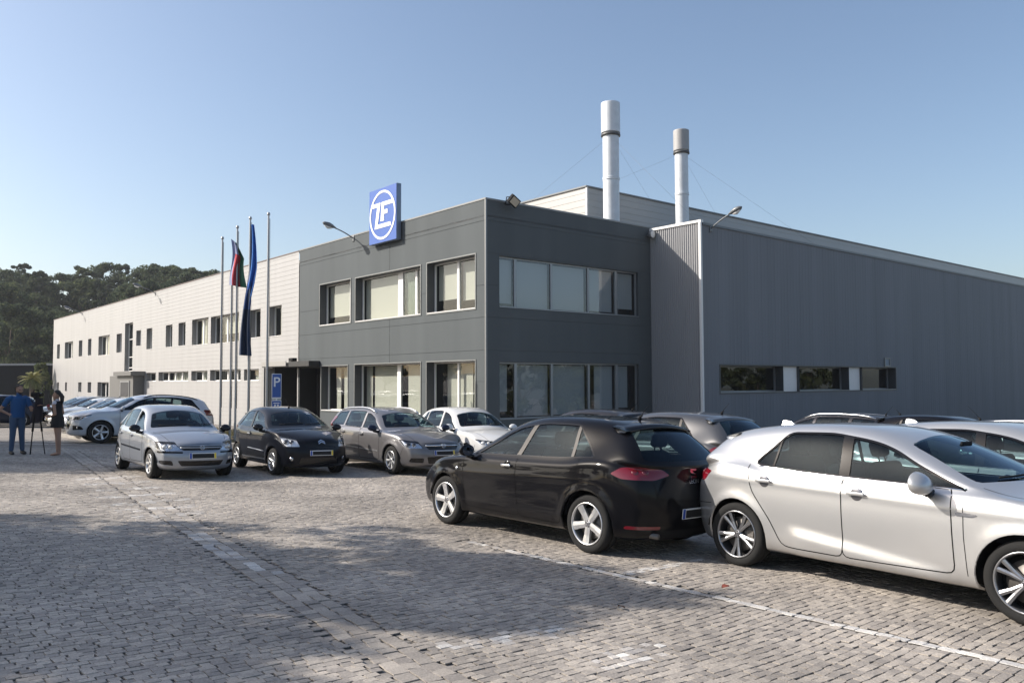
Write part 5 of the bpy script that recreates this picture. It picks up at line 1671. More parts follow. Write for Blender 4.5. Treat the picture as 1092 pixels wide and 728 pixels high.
# ---- floodlights on the office corner
def flood(M, label, round_=False):
    r = empty('floodlight', M); tag(r, label, 'floodlight')
    b = MB()
    if round_:
        b.path([(0, .03, 0), (0, -.10, 0)], [.16, .18], 20); b.build('housing', [lamp_grey], r)
        b = MB(); b.path([(0, -.101, 0), (0, -.106, 0)], [.15, .14], 20); b.build('lens', [lamp_white], r)
        b = MB(); b.box((-.03, .03, -.03), (.03, .22, .03)); b.build('bracket', [lamp_grey], r)
    else:
        b.rbox((-.26, -.14, -.20), (.26, .06, .20), .03); b.build('housing', [matt_black], r)
        b = MB(); b.box((-.21, -.146, -.15), (.21, -.1405, .15)); b.build('lens', [mat('flood_lens', (.5, .45, .36), .25)], r)
        b = MB(); b.path([(-.28, 0, 0), (-.28, .16, -.06), (-.05, .26, -.28), (.0, .42, -.34)], .02, 6); b.path([(.28, 0, 0), (.28, .16, -.06), (.05, .26, -.28), (.0, .42, -.34)], .02, 6)
        b.build('bracket', [matt_black], r)
flood(LM @ Matrix.Translation((.95, -.36, 7.95)) @ Matrix.Rotation(radians(-8), 4, 'Z') @ Matrix.Rotation(radians(28), 4, 'X') @ Matrix.Rotation(radians(30), 4, 'Y') @ Matrix.Scale(.82, 4), 'black floodlight tilted above the office corner')
flood(LM @ Matrix.Translation((8.45, -.22, 7.62)), 'small round floodlight where office and ribbed wall meet', True)

# ---- chimneys
def chimney(v, u, z0, z1, rp, rc, hcap, capm, label, wires):
    r = empty('chimney', BMx(v, u, 0)); tag(r, label, 'chimney')
    prof = []
    z = z0; k = 0
    b = MB(); b.lathe([(rp, z0), (rp, z1 - hcap * .9)], n=28)
    seams = []
    zz = z1 - hcap - 2.05
    b.build('pipe', [steel_m], r)
    while zz > z0:
        c = MB(); c.lathe([(rp + .002, zz - .07), (rp + .022, zz - .06), (rp + .022, zz - .03), (rp + .008, zz), (rp + .022, zz + .03), (rp + .022, zz + .06), (rp + .002, zz + .07)], n=28)
        c.build('collar', [steel_m], r); zz -= 2.05
    c = MB(); c.lathe([(rp, z1 - hcap - .16), (rc + .01, z1 - hcap - .14), (rc + .01, z1 - hcap - .06), (rp + .02, z1 - hcap - .03)], n=28); c.build('collar', [mat('collar_dark', (.10, .10, .10), .5, .5)], r)
    c = MB(); c.lathe([(rp * .9, z1 - hcap), (rc - .012, z1 - hcap), (rc - .003, z1 - hcap + .002), (rc, z1 - hcap + .012), (rc, z1 - hcap + .06), (rc, z1 - .06), (rc, z1 - .02), (rc - .006, z1 - .004), (rc - .014, z1), (rc - .06, z1), (rc - .066, z1 - .01), (rc - .07, z1 - .5)], n=32); c.build('cap', [capm], r)
    for (dv, du, dz) in wires:
        w = MB(); w.path([(0, 0, z1 - hcap - .1), (dv, du, dz)], .0035, 5); w.build('guy_wire', [lamp_grey], r)
chimney(9.0, 2.5, 7.4, 13.93, .36, .42, 1.35, steel_m, 'taller shiny metal chimney nearer the office roof', [(-3.0, 6.0, 7.95), (4.5, 1.6, 10.5), (0.5, -4.5, 7.8)])
chimney(13.3, 2.0, 7.4, 13.42, .31, .37, .98, mat('cap_grey', (.33, .33, .33), .6, .1), 'shorter metal chimney with a dull grey cap', [(-3.6, 2.2, 10.5), (5.5, 2.1, 10.5), (4.5, -4.3, 7.8)])
b = MB(); b.path([(8.62, 2.55, 8.30), (8.35, 2.75, 8.34)], [.13, .15], 14)
o = b.build('roof_siren', [white_plastic], None, LM); tag(o, 'small white round siren beside the taller chimney', 'siren')
b = MB(); b.path([(0, 0, 7.3), (0, 0, 8.32), (.12, 0, 8.34)], .025, 6); b.build('bracket', [steel_m], o, Matrix.Translation((8.6, 2.6, 0)))

# ---- small vent on the hall wall
r = empty('wall_vent', LM @ Matrix.Translation((23.75, -2.545, 2.52))); tag(r, 'small louvred vent on the grey hall wall above the window strip', 'vent')
b = MB(); b.box((-.30, -.04, -.22), (.30, 0, -.16)); b.box((-.30, -.04, .16), (.30, 0, .22)); b.box((-.30, -.04, -.16), (-.24, 0, .16)); b.box((.24, -.04, -.16), (.30, 0, .16)); b.build('frame', [cap_m], r)
b = MB()
for k in range(5): b.add([(-.24, -.03, -.15 + k * .062), (.24, -.03, -.15 + k * .062), (.24, -.004, -.10 + k * .062), (-.24, -.004, -.10 + k * .062)], [(0, 1, 2, 3)])
b.build('louvre', [frame_grey], r)

# ---- lamp box on the canopy
r = empty('canopy_lamp', LM @ Matrix.Translation((-.30, 14.6, 2.56))); tag(r, 'small black lamp box on the entrance canopy', 'lamp')
b = MB(); b.rbox((-.12, -.22, .06), (.12, .22, .22), .02); b.build('housing', [matt_black], r)
b = MB(); b.box((-.02, -.12, 0), (.02, -.08, .07)); b.box((-.02, .08, 0), (.02, .12, .07)); b.build('bracket', [matt_black], r)

# ---- parking sign
P_ = Vector((-8.1, 28.1, gz(-8.1, 28.1)))
view = Vector((-P_.x, -P_.y, 0)).normalized()
fwd = Vector((.30, -.95, 0)).normalized(); rt = Vector((-fwd.y, fwd.x, 0))
SM = Matrix(((rt.x, -fwd.x, 0, P_.x), (rt.y, -fwd.y, 0, P_.y), (0, 0, 1, P_.z), (0, 0, 0, 1)))   # x right, y away, z up
r = empty('parking_sign', SM); tag(r, 'blue parking sign with white P on a post before the entrance', 'sign')
b = MB(); b.tube((0, .03, 0), (0, .03, 2.42), .03, n=12); b.build('post', [steel_m], r)
b = MB(); b.rbox((-.16, -.015, 1.55), (.16, .015, 2.42), .008); b.box((-.145, -.0165, 1.61), (.145, -.0152, 2.40), 1); bd = b.build('board', [sign_white, sign_blue], r)
XZ = Matrix(((1, 0, 0, 0), (0, 0, -1, -.018), (0, 1, 0, 0), (0, 0, 0, 1)))
text_mesh('P', .46, sign_white, r, XZ @ Matrix.Translation((0, 2.12, 0)), 'letter_p', .001, bold=.006)
b = MB(); b.rbox((-.16, -.015, 1.20), (.16, .015, 1.52), .008); b.box((-.145, -.0165, 1.23), (.145, -.0152, 1.49), 1); b.build('lower_board', [sign_white, sign_blue], r)
b = MB(); b.box((-.10, -.018, 1.40), (.10, -.017, 1.43)); b.box((-.07, -.018, 1.28), (-.02, -.017, 1.37)); b.box((.02, -.018, 1.28), (.08, -.017, 1.37)); b.build('pictogram', [sign_white], r)

# ---- flagpoles and flags
def flag_cloth(name, w, h, folds, depth, colour_fn, mats, M, label, taper=.0, droop=0, belly=0):
    nx, ny = 26, 40
    vs, fs, mi = [], [], []
    for j in range(ny + 1):
        t = j / ny
        wid = w * (1 - taper * t) * (.35 + .65 * min(1, t * 3))
        for i in range(nx + 1):
            s = i / nx
            x = wid * s + .05 * sin(5 * t + s * 2) + belly * (sin(pi * min(1, t * 1.8)) - .9 * sin(pi * max(0, (t - .45) / .55)) ) * (.4 + .6 * s)
            y = depth * sin(s * folds * 2 * pi + 2.2 * t) * (.35 + .65 * min(1, t * 2.5)) * (.5 + .5 * s)
            z = -h * t - droop * s * (1 - t * .4)
            vs.append((x, y, z))
    for j in range(ny):
        for i in range(nx):
            a = j * (nx + 1) + i
            fs.append((a, a + 1, a + nx + 2, a + nx + 1)); mi.append(colour_fn((i + .5) / nx, (j + .5) / ny))
    o = new_mesh_obj(name, vs, fs, mats, None, mi, True, M)
    return tag(o, label, 'flag')
poles = [(7.95, 6.92, 'bare flagpole farthest left in front of the white wing'), (6.98, 5.60, 'shorter flagpole standing just left of the red and green flag'),
         (6.50, 7.12, 'flagpole flying the red and green flag'), (5.34, 7.26, 'flagpole carrying the long blue banner'), (3.80, 7.16, 'bare flagpole nearest the dark office')]
for (u, zt, lb) in poles:
    w = bp(u, -6.2); g0 = gz(w.x, w.y)
    r = empty('flagpole', Matrix.Translation((w.x, w.y, g0))); tag(r, lb, 'flagpole', 'flagpoles before the white wing')
    H = zt - g0
    b = MB(); b.tube((0, 0, -.1), (0, 0, H), .045, .030, 14); b.build('pole', [pole_m], r)
    b = MB(); b.lathe([(.001, .07), (.045, .05), (.055, .0), (.045, -.03), (.03, -.05)], (0, 0, H), n=14); b.build('finial', [pole_m], r)
    b = MB(); b.path([(.055, -.03, H - .15), (.07, -.03, H * .5), (.06, -.03, 1.2)], .008, 5); b.build('halyard', [matt_black], r)
fl_red = mat("flag_red", (.45, .03, .045), .8); fl_green = mat("flag_green", (.02, .13, .07), .8); fl_pale = mat("flag_pale", (.30, .33, .50), .8)
fl_blue = mat("flag_blue", (.03, .17, .55), .75); fl_navy = mat("flag_navy", (.012, .03, .075), .8); fl_gold = mat("flag_gold", (.55, .42, .05), .8)
w = bp(6.50, -6.2)
flag_cloth('flag', .50, 1.65, 1.6, .10, lambda s, t: 2 if s < .2 else (0 if s < .62 and t > .30 else (1 if s > .55 else 2)), [fl_red, fl_green, fl_pale],
           Matrix.Translation((w.x - .22, w.y - .02, 6.70)) @ Matrix.Rotation(radians(4), 4, 'Z'), 'limp red and green flag hanging in folds from its pole', taper=-.1, droop=.2)
w = bp(5.34, -6.2)
flag_cloth('flag', .36, 4.55, 1.7, .12, lambda s, t: 0 if t < .46 + .10 * s else (2 if t < .64 else 1), [fl_blue, fl_navy, mat("flag_mid_blue", (.02, .07, .22), .8)],
           Matrix.Translation((w.x - .02, w.y - .02, 7.05)) @ Matrix.Rotation(radians(3.5), 4, 'Y'), 'long blue banner fading to navy wrapped around its pole', taper=.0, belly=.07)

# ================================================================== planted strips and kerbs
def blade_patch(name, pts, n, hgt, mats, label=None, seed=1):
    """short grass: many single blades, one object nobody could count"""
    R = np.random.default_rng(seed); P = np.array(pts)
    lo, hi = P.min(0), P.max(0)
    q = lo + (hi - lo) * R.random((n * 2, 2)); q = q[inside(q[:, 0], q[:, 1], P)][:n]
    vs, fs = [], []
    for x, y in q:
        a = R.uniform(0, 2 * pi); h = hgt * R.uniform(.5, 1.3); w = .007 * R.uniform(.7, 1.6) * (1 + hgt * 3)
        l = R.uniform(-.5, .5) * h; z = gz(x, y) + .02
        b_ = len(vs)
        vs += [(x - w * cos(a), y - w * sin(a), z), (x + w * cos(a), y + w * sin(a), z), (x + l * sin(a), y - l * cos(a), z + h)]
        fs.append((b_, b_ + 1, b_ + 2))
    o = new_mesh_obj(name, vs, fs, mats, None, R.integers(0, len(mats), len(fs)))
    return tag(o, kind='stuff')
grass_g = mat("grass_green", (.075, .095, .02), .8); grass_y = mat("grass_dry", (.22, .19, .06), .85); soil_m = mat("soil", (.075, .055, .035), .95, vary=(1.5, .3))
kerb_m = mat("kerb_stone", (.34, .32, .29), .8, vary=(2, .15))
def strip(name, pts, h, m):
    b = MB(); b.prism([(x, y, gz(x, y) - .05) for x, y in pts], (0, 0, h + .05)); o = b.build(name, [m]); return tag(o, kind='structure')
def kerb(p0, p1, w=.12, h=.13):
    p0, p1 = Vector(p0), Vector(p1); d = (p1 - p0); L_ = d.length; d.normalize(); nrm = Vector((-d.y, d.x))
    b = MB(); t = 0
    while t < L_ - .05:
        e = min(L_, t + .98)
        a, c = p0 + d * t, p0 + d * e
        q = [a - nrm * w / 2, c - nrm * w / 2, c + nrm * w / 2, a + nrm * w / 2]
        b.prism([(x.x, x.y, gz(x.x, x.y) - .05) for x in q], (0, 0, h + .05)); t += 1.0
    o = b.build('kerb', [kerb_m]); return tag(o, kind='structure')
def w2(u, v): q = bp(u, v); return (q.x, q.y)
bed = [w2(1.6, -7.2), w2(1.6, -2.6), w2(38, -2.6), w2(38, -7.2)]
strip('planting_bed', bed, .06, soil_m)
blade_patch('grass', bed, 16000, .17, [grass_g, grass_y, grass_y], seed=2)
kerb(w2(1.5, -7.3), w2(38, -7.3)); kerb(w2(1.5, -7.3), w2(1.5, -2.6))
bed2 = [(-8.2, 20.9), (-3.6, 21.0), (-1.8, 23.2), (-6.8, 24.2)]
strip('planting_bed', bed2, .05, soil_m)
blade_patch('grass', bed2, 5000, .18, [grass_g, grass_y, grass_y], seed=3)
kerb(bed2[0], bed2[1])
bed3 = [(-17.0, 30.8), (-14.3, 28.0), (-6.5, 34), (-9.5, 37)]
strip('planting_bed', bed3, .05, soil_m)
blade_patch('grass', bed3, 4000, .18, [grass_g, grass_y], seed=4)
kerb(bed3[0], bed3[1]); kerb(bed3[1], bed3[2])
wl_ = MB()
def flat_line(p0, p1, w):
    p0, p1 = Vector(p0), Vector(p1); d = (p1 - p0).normalized(); n_ = Vector((-d.y, d.x)) * w / 2
    k = max(1, int((p1 - p0).length / .8)); 
    for i in range(k):
        a = p0.lerp(p1, i / k); c = p0.lerp(p1, (i + .93) / k)
        wl_.quad(*[(q.x, q.y, gz(q.x, q.y) + .03) for q in (a - n_, c - n_, c + n_, a + n_)])
flat_line((-18.5, 25.0), (-14.4, 25.55), .14); flat_line((-14.4, 25.55), (-9.0, 26.2), .12)
flat_line((-17.2, 27.1), (-13.2, 26.3), .10)
o = wl_.build('painted_line', [mat("road_paint", (.62, .60, .56), .7, vary=(6, .25))]); tag(o, kind='structure')

# ================================================================== trees
def leaf_mat(name, c):
    """a leaf reflects and also lets some light through"""
    m = bpy.data.materials.new(name); m.use_nodes = True
    nt = m.node_tree; nt.nodes.clear()
    o = nt.nodes.new('ShaderNodeOutputMaterial'); d = nt.nodes.new('ShaderNodeBsdfDiffuse'); t = nt.nodes.new('ShaderNodeBsdfTranslucent')
    g = nt.nodes.new('ShaderNodeNewGeometry'); rp = nt.nodes.new('ShaderNodeValToRGB'); e = rp.color_ramp.elements
    e[0].color = (c[0] * .65, c[1] * .7, c[2] * .7, 1); e[1].color = (c[0] * 1.4, c[1] * 1.3, c[2] * 1.2, 1)
    nt.links.new(g.outputs['Random Per Island'], rp.inputs[0])
    nt.links.new(rp.outputs[0], d.inputs[0]); nt.links.new(rp.outputs[0], t.inputs[0])
    mx = nt.nodes.new('ShaderNodeMixShader'); mx.inputs[0].default_value = .5
    nt.links.new(d.outputs[0], mx.inputs[1]); nt.links.new(t.outputs[0], mx.inputs[2]); nt.links.new(mx.outputs[0], o.inputs[0])
    return m
leaf_dark = leaf_mat("leaf_dark", (.070, .092, .060)); leaf_mid = leaf_mat("leaf_mid", (.105, .130, .068))
leaf_light = leaf_mat("leaf_light", (.095, .115, .040)); leaf_blue = leaf_mat("leaf_bluegreen", (.082, .100, .078))
bark_m = mat("bark", (.10, .075, .055), .9, vary=(4, .3))
def crown_mesh(seed, H, W, zlo, clumps, leaves, size, mats, open_=.0):
    R = np.random.default_rng(seed)
    vs, fs, mi = [], [], []
    cents = []
    for c in range(clumps):
        t = R.uniform(0, 1) ** .8
        z = zlo + (H - zlo) * t
        env = W * (sin(pi * (.12 + .80 * t)) ** .7) * R.uniform(.75, 1.15)
        a = R.uniform(0, 2 * pi); rad = env * sqrt(R.uniform(.05, 1))
        r = W * R.uniform(.13, .36) * (1.1 - .4 * t)
        cents.append((rad * cos(a), rad * sin(a), z, r))
        m0 = R.integers(0, len(mats))
        n = int(leaves * R.uniform(.7, 1.3))
        d = R.normal(0, 1, (n, 3)); d /= np.linalg.norm(d, axis=1)[:, None]
        rr = r * R.uniform(.45, 1.08, n) ** .6
        p = d * rr[:, None] * np.array((1, 1, .72)) + np.array((rad * cos(a), rad * sin(a), z))
        for k in range(n):
            nx = d[k] + R.normal(0, .55, 3); nx /= np.linalg.norm(nx)
            ax = np.cross(nx, R.normal(0, 1, 3)); ax /= np.linalg.norm(ax); ay = np.cross(nx, ax)
            s = size * R.uniform(.6, 1.4)
            b_ = len(vs); q = p[k]
            vs += [q - ax * s, q + ay * s * .45, q + ax * s, q - ay * s * .45]
            fs.append((b_, b_ + 1, b_ + 2, b_ + 3)); mi.append(m0 if R.random() < .7 else R.integers(0, len(mats)))
    return vs, fs, mi, cents
def trunk_mb(cents, zlo, r0, lean=0):
    b = MB()
    top = max(c[2] for c in cents) * .8
    pts = [(lean * t + .1 * sin(4 * t), .1 * cos(3 * t), -.5 + (top + .5) * t) for t in np.linspace(0, 1, 7)]
    b.path(pts, [r0 * (1 - .8 * t) for t in np.linspace(0, 1, 7)], 9)
    for c in sorted(cents, key=lambda c: -c[3])[:10]:
        t = max(.2, min(.95, (c[2] - .9) / top * .75)); s = Vector((lean * t, 0, -.5 + (top + .5) * t)); e = Vector(c[:3])
        m_ = s.lerp(e, .5) + Vector((0, 0, .08 * (e - s).length))
        b.path([s, m_, e], [r0 * .42 * (1 - .6 * t), r0 * .25, r0 * .08], 6)
    return b
TREE = {}
def tree_proto(kind, seed, H, W, zlo, clumps, leaves, size, mats, r0):
    vs, fs, mi, ce = crown_mesh(seed, H, W, zlo, clumps, leaves, size, mats)
    me = bpy.data.meshes.new('crown'); me.from_pydata([tuple(v) for v in vs], [], fs)
    for m in mats: me.materials.append(m)
    me.polygons.foreach_set('material_index', np.array(mi, np.int32)); me.update()
    t = trunk_mb(ce, zlo, r0)
    mt = bpy.data.meshes.new('trunk'); mt.from_pydata(t.v, [], t.f); mt.materials.append(bark_m)
    mt.polygons.foreach_set('use_smooth', [True] * len(mt.polygons)); mt.update()
    TREE[kind] = (mt, me, H)
def plant(kind, name, x, y, z, s, rot, label, group, sw=1.0):
    mt, me, H = TREE[kind]
    r = empty(name, Matrix.Translation((x, y, z)) @ Matrix.Rotation(rot, 4, 'Z') @ Matrix.Diagonal((s * sw, s * sw, s, 1)))
    tag(r, label, 'tree', group)
    for nm, m in (('trunk', mt), ('crown', me)):
        o = bpy.data.objects.new(nm, m); COL.objects.link(o); o.parent = r
    return r
tree_proto('oak', 1, 14, 4.6, 2.5, 75, 130, .24, [leaf_dark, leaf_mid, leaf_dark], .32)
tree_proto('gum', 2, 18, 3.6, 3.5, 75, 120, .24, [leaf_blue, leaf_dark, leaf_mid], .30)
tree_proto('pine', 3, 15, 5.2, 5.5, 56, 140, .24, [leaf_dark, leaf_dark, leaf_mid], .30)
tree_proto('tall', 4, 20, 4.0, 4.0, 85, 120, .25, [leaf_dark, leaf_blue, leaf_mid], .34)
tree_proto('bush', 5, 4.2, 2.3, .3, 34, 70, .20, [leaf_mid, leaf_light, leaf_mid], .10)
tree_proto('yard', 6, 9.5, 3.6, 3.2, 80, 170, .13, [leaf_mid, leaf_dark, leaf_light], .20)
# the wooded hill behind the wing
hb = MB(); nx_, ny_ = 40, 14
def hillz(x, y):
    t = max(0, min(1, (y - 104) / 60)); e = t * t * (3 - 2 * t)
    return -4.0 + e * (10.5 + 1.8 * sin(x * .06) + 1.2 * sin(x * .13 + 1))
vs = []
for j in range(ny_ + 1):
    for i in range(nx_ + 1):
        x = -190 + 260 * i / nx_; y = 96 + 130 * j / ny_; vs.append((x, y, hillz(x, y)))
hb.add(vs, [(j * (nx_ + 1) + i, j * (nx_ + 1) + i + 1, (j + 1) * (nx_ + 1) + i + 1, (j + 1) * (nx_ + 1) + i) for j in range(ny_) for i in range(nx_)], 0, True)
tag(hb.build('hill', [mat("hill_soil", (.05, .055, .028), .95, vary=(.2, .3))]), kind='structure')
tr = random.Random(21)
def px_x(px, d): return (px - 546) / FPX * d
tops = [(-30, 288), (-12, 296), (4, 300), (20, 277), (36, 292), (50, 298), (66, 290), (84, 281), (98, 285), (112, 279), (128, 278), (143, 288), (156, 284), (172, 281), (190, 284), (206, 282), (222, 288)]
kinds = ['gum', 'tall', 'oak', 'tall', 'pine', 'gum', 'oak']
tl = {'gum': 'slender blue green gum tree on the wooded hill', 'tall': 'tall dark tree on the wooded hill', 'oak': 'rounded dark green tree on the wooded hill', 'pine': 'broad flat topped pine on the wooded hill'}
for i, (px, py) in enumerate(tops):
    d = 150 + tr.uniform(-6, 8); x = px_x(px, d); zt = CAM_H + (405.7 - py) / FPX * d; k = kinds[i % 7] if i < 11 else ['pine', 'oak', 'pine', 'gum'][i % 4]
    zb_ = hillz(x, d); s = (zt - zb_) / TREE[k][2] * .97
    plant(k, 'hill_tree', x, d, zb_, s, tr.uniform(0, 6), tl[k], 'trees on the hill behind the wing', sw=1.0)
for row, (d0_, h_, n_) in enumerate(((140, .80, 17), (127, .62, 16), (115, .46, 15))):
    for i in range(n_):
        px = -45 + 290 * (i + tr.uniform(.15, .85)) / n_; d = d0_ + tr.uniform(-4, 4); x = px_x(px, d); k = tr.choice(['oak', 'gum', 'tall', 'oak', 'pine'])
        zb_ = hillz(x, d); top_ = CAM_H + (405.7 - 285) / FPX * 150 * h_ + tr.uniform(-2.4, 2.4)
        plant(k, 'hill_tree', x, d, zb_, max(.35, (top_ - zb_) / TREE[k][2]), tr.uniform(0, 6), tl[k], 'trees on the hill behind the wing', sw=.95)
for i in range(9):
    px = -25 + i * 11 + tr.uniform(-3, 3); d = 106 + tr.uniform(-3, 3); x = px_x(px, d)
    plant('bush', 'shrub', x, d, hillz(x, d), tr.uniform(1.25, 1.9), tr.uniform(0, 6), 'bright green bush at the foot of the wooded hill', 'bushes below the trees')
# shade trees to the left of the yard, and trees along the right edge that the glass mirrors
for (x, y, s, rot, sw) in YARD_TREES:
    plant('yard', 'shade_tree', x, y, gz(x, y), s, rot, 'leafy tree shading the yard from the left', 'shade trees beside the yard', sw=sw)
for (x, y, s, rot) in [(43, 6, 1.0, .3), (46, 13, 1.15, 1.2), (42, 19, .9, 2.2), (47, 26, 1.1, 4), (44, 33, 1.0, 5), (48, 40, 1.2, .9)]:
    plant('oak', 'roadside_tree', x, y, gz(x, y) - .3, s * .5, rot, 'round tree along the road at the right of the yard', 'trees along the right road')
for i in range(13):
    x, y = 36 + tr.uniform(-1.5, 1.5), -2 + 3.6 * i; plant('bush', 'shrub', x, y, gz(x, y), tr.uniform(.9, 1.4), i * 1.7, 'bushy shrub in the hedge at the right of the yard', 'hedge shrubs at the right of the yard')
for i in range(13):
    x, y = -66 + tr.uniform(-6, 6), -34 + 7.5 * i; plant(['oak', 'gum', 'oak'][i % 3], 'roadside_tree', x, y, gz(x, y) - .3, tr.uniform(.5, .8), i * 1.3, 'tree in the row left of the yard', 'trees left of the yard')
# climbing shrub and palm at the far end of the wing
w = bp(70.9, -1.2)
plant('bush', 'shrub', w.x + .2, w.y, gz(w.x, w.y), 1.05, .4, 'narrow shrub growing up the far corner of the white wing', None, sw=.45)
def palm(x, y, z, H, label):
    r = empty('palm_tree', Matrix.Translation((x, y, z))); tag(r, label, 'tree')
    b = MB(); b.path([(0, 0, -.3), (.05, 0, H * .5), (0, .05, H)], [.28, .22, .2], 10); b.build('trunk', [bark_m], r)
    R = random.Random(8); vs, fs, mi = [], [], []
    for k in range(46):
        a = R.uniform(0, 2 * pi); el = R.uniform(-.5, 1.25); L_ = R.uniform(1.0, 1.5)
        prev = Vector((0, 0, H)); d = Vector((cos(a) * cos(el), sin(a) * cos(el), sin(el)))
        pts = [prev.copy()]
        for j in range(8):
            d.z -= .16; d.normalize(); prev = prev + d * L_ / 8; pts.append(prev.copy())
        for j in range(1, 9):
            t = (pts[j] - pts[j - 1]).normalized(); s = t.cross(Vector((0, 0, 1))).normalized()
            ln = .34 * sin(pi * (j / 9) ** .7) + .08
            for sg_ in (-1, 1):
                for q in (0, .5):
                    o_ = pts[j - 1].lerp(pts[j], q); e_ = o_ + (s * sg_ * .8 + t * .6 - Vector((0, 0, .25))).normalized() * ln
                    b_ = len(vs); vs += [o_ - t * .03, o_ + t * .03, e_]; fs.append((b_, b_ + 1, b_ + 2)); mi.append(0 if el > .2 else 1)
    new_mesh_obj('crown', vs, fs, [mat('palm_green', (.20, .19, .04), .6), leaf_mid], r, mi)
palm(-43.5, 74, gz(-43.5, 74), 2.9, 'palm tree with yellow green fronds beside the black shed')

# ================================================================== people
skin_m = mat("skin", (.36, .21, .145), .55); jeans_m = mat("jeans", (.045, .085, .16), .85, bump=(90, .1)); polo_m = mat("polo_blue", (.010, .075, .22), .85)
shoe_m = mat("shoe_dark", (.02, .018, .018), .6); hair_m = mat("hair_dark", (.012, .009, .008), .6); dress_m = mat("dress_black", (.010, .010, .012), .85); lace_m = mat("dress_white", (.55, .54, .60), .85)
def person(name, M, label, segs, heads, voxel=.011):
    """segs: (material, points, radii, flatten) limbs fused into one continuous skin; heads: hair etc. added as children"""
    bm = bmesh.new()
    for (mi, pts, rad, fl) in segs:
        mb = MB(); mb.path(pts, rad, 12)
        if fl:
            c = np.mean(np.array(pts), axis=0); ang = fl[1] if isinstance(fl, tuple) else 0; fy = fl[0] if isinstance(fl, tuple) else fl
            out = []
            for v in mb.v:
                d = Vector(v) - Vector(c); a_ = Vector((cos(ang), sin(ang), 0)); out.append(Vector(v) - a_ * d.dot(a_) * (1 - fy))
            mb.v = out
        vs = [bm.verts.new(v) for v in mb.v]
        for f in mb.f:
            try: bm.faces.new([vs[i] for i in f])
            except ValueError: pass
        for p_, r_ in ((pts[0], rad[0]), (pts[-1], rad[-1])):
            if not fl: bmesh.ops.create_uvsphere(bm, u_segments=10, v_segments=7, radius=r_, matrix=Matrix.Translation(p_))
    me = bpy.data.meshes.new('tmp'); bm.to_mesh(me); bm.free()
    ob = bpy.data.objects.new('tmp', me); COL.objects.link(ob)
    md = ob.modifiers.new('r', 'REMESH'); md.mode = 'VOXEL'; md.voxel_size = voxel
    sm = ob.modifiers.new('s', 'SMOOTH'); sm.factor = .5; sm.iterations = 3
    dg = bpy.context.evaluated_depsgraph_get(); dg.update()
    m2 = bpy.data.meshes.new_from_object(ob.evaluated_get(dg)); bpy.data.objects.remove(ob)
    m2.materials.clear()
    mats = [skin_m, polo_m, jeans_m, shoe_m, dress_m, lace_m]
    for m in mats: m2.materials.append(m)
    cen = np.empty(len(m2.polygons) * 3); m2.polygons.foreach_get('center', cen); cen = cen.reshape(-1, 3)
    best = np.full(len(cen), 9.0); bi = np.zeros(len(cen), np.int32)
    for (mi, pts, rad, fl) in segs:
        for a, b, ra_, rb_ in zip(pts[:-1], pts[1:], rad[:-1], rad[1:]):
            a, b = np.array(a), np.array(b); d = b - a; t = np.clip(((cen - a) @ d) / (d @ d), 0, 1)
            dist = np.linalg.norm(cen - a - t[:, None] * d, axis=1) / (ra_ + (rb_ - ra_) * t)
            k = dist < best; best[k] = dist[k]; bi[k] = mi
    bi[(bi == 4) & (cen[:, 2] < .71)] = 0
    m2.polygons.foreach_set('material_index', bi); m2.polygons.foreach_set('use_smooth', [True] * len(m2.polygons))
    r = bpy.data.objects.new(name, m2); COL.objects.link(r); r.matrix_basis = M
    tag(r, label, 'person')
    for nm, mb, mm in heads:
        mb.build(nm, mm, r)
    return r
def hand(segs, wrist, d, up, s=1.0):
    """palm, four unequal fingers, slightly curled, and a thumb from the palm's side"""
    w, d, up = Vector(wrist), Vector(d).normalized(), Vector(up).normalized(); side = d.cross(up).normalized(); up = side.cross(d)
    segs.append((0, [w, w + d * .05 * s, w + d * .09 * s], [.026, .036, .034], None))
    for k, (o, l) in enumerate(((.030, .066), (.010, .076), (-.010, .070), (-.029, .054))):
        b = w + d * .085 * s + side * o * s; m_ = b + d * l * .5 * s - up * .008; e = m_ + (d * .8 - up * .55).normalized() * l * .55 * s
        segs.append((0, [b - d * .03, b, m_, e], [.011, .011, .0105, .009], None))
    b = w + d * .03 * s + side * .03 * s; segs.append((0, [b, b + (d * .6 + side).normalized() * .035 * s, b + (d + side * .5).normalized() * .075 * s], [.014, .012, .010], None))
def head_segs(segs, hc, f, h=.23):
    """head with jaw, nose, ears and brow looking along f"""
    hc = Vector(hc); f = Vector(f).normalized(); s = f.cross(Vector((0, 0, 1))).normalized(); up = Vector((0, 0, 1))
    segs.append((0, [hc + up * .045 - f * .012, hc + up * .0 + f * 0, hc - up * .05 + f * .022, hc - up * .085 + f * .035], [.086, .083, .066, .045], None))
    segs.append((0, [hc + f * .085 + up * .012, hc + f * .108 - up * .022], [.010, .017], None))
    for k in (-1, 1):
        segs.append((0, [hc + s * k * .078 + up * .012 - f * .005, hc + s * k * .082 - up * .022], [.014, .012], None))
        segs.append((0, [hc + f * .074 + s * k * .05 + up * .03, hc + f * .082 + s * k * .015 + up * .03], [.010, .011], None))
    segs.append((0, [hc + f * .078 - up * .052 + s * .018, hc + f * .078 - up * .052 - s * .018], [.010, .010], None))
def eyes(hc, f):
    hc = Vector(hc); f = Vector(f).normalized(); s = f.cross(Vector((0, 0, 1))).normalized(); b = MB()
    for k in (-1, 1):
        c = hc + f * .072 + s * k * .032 + Vector((0, 0, .008)); b.path([c - f * .004, c + f * .008, c + f * .012], [.012, .011, .004], 10, 0)
    return b
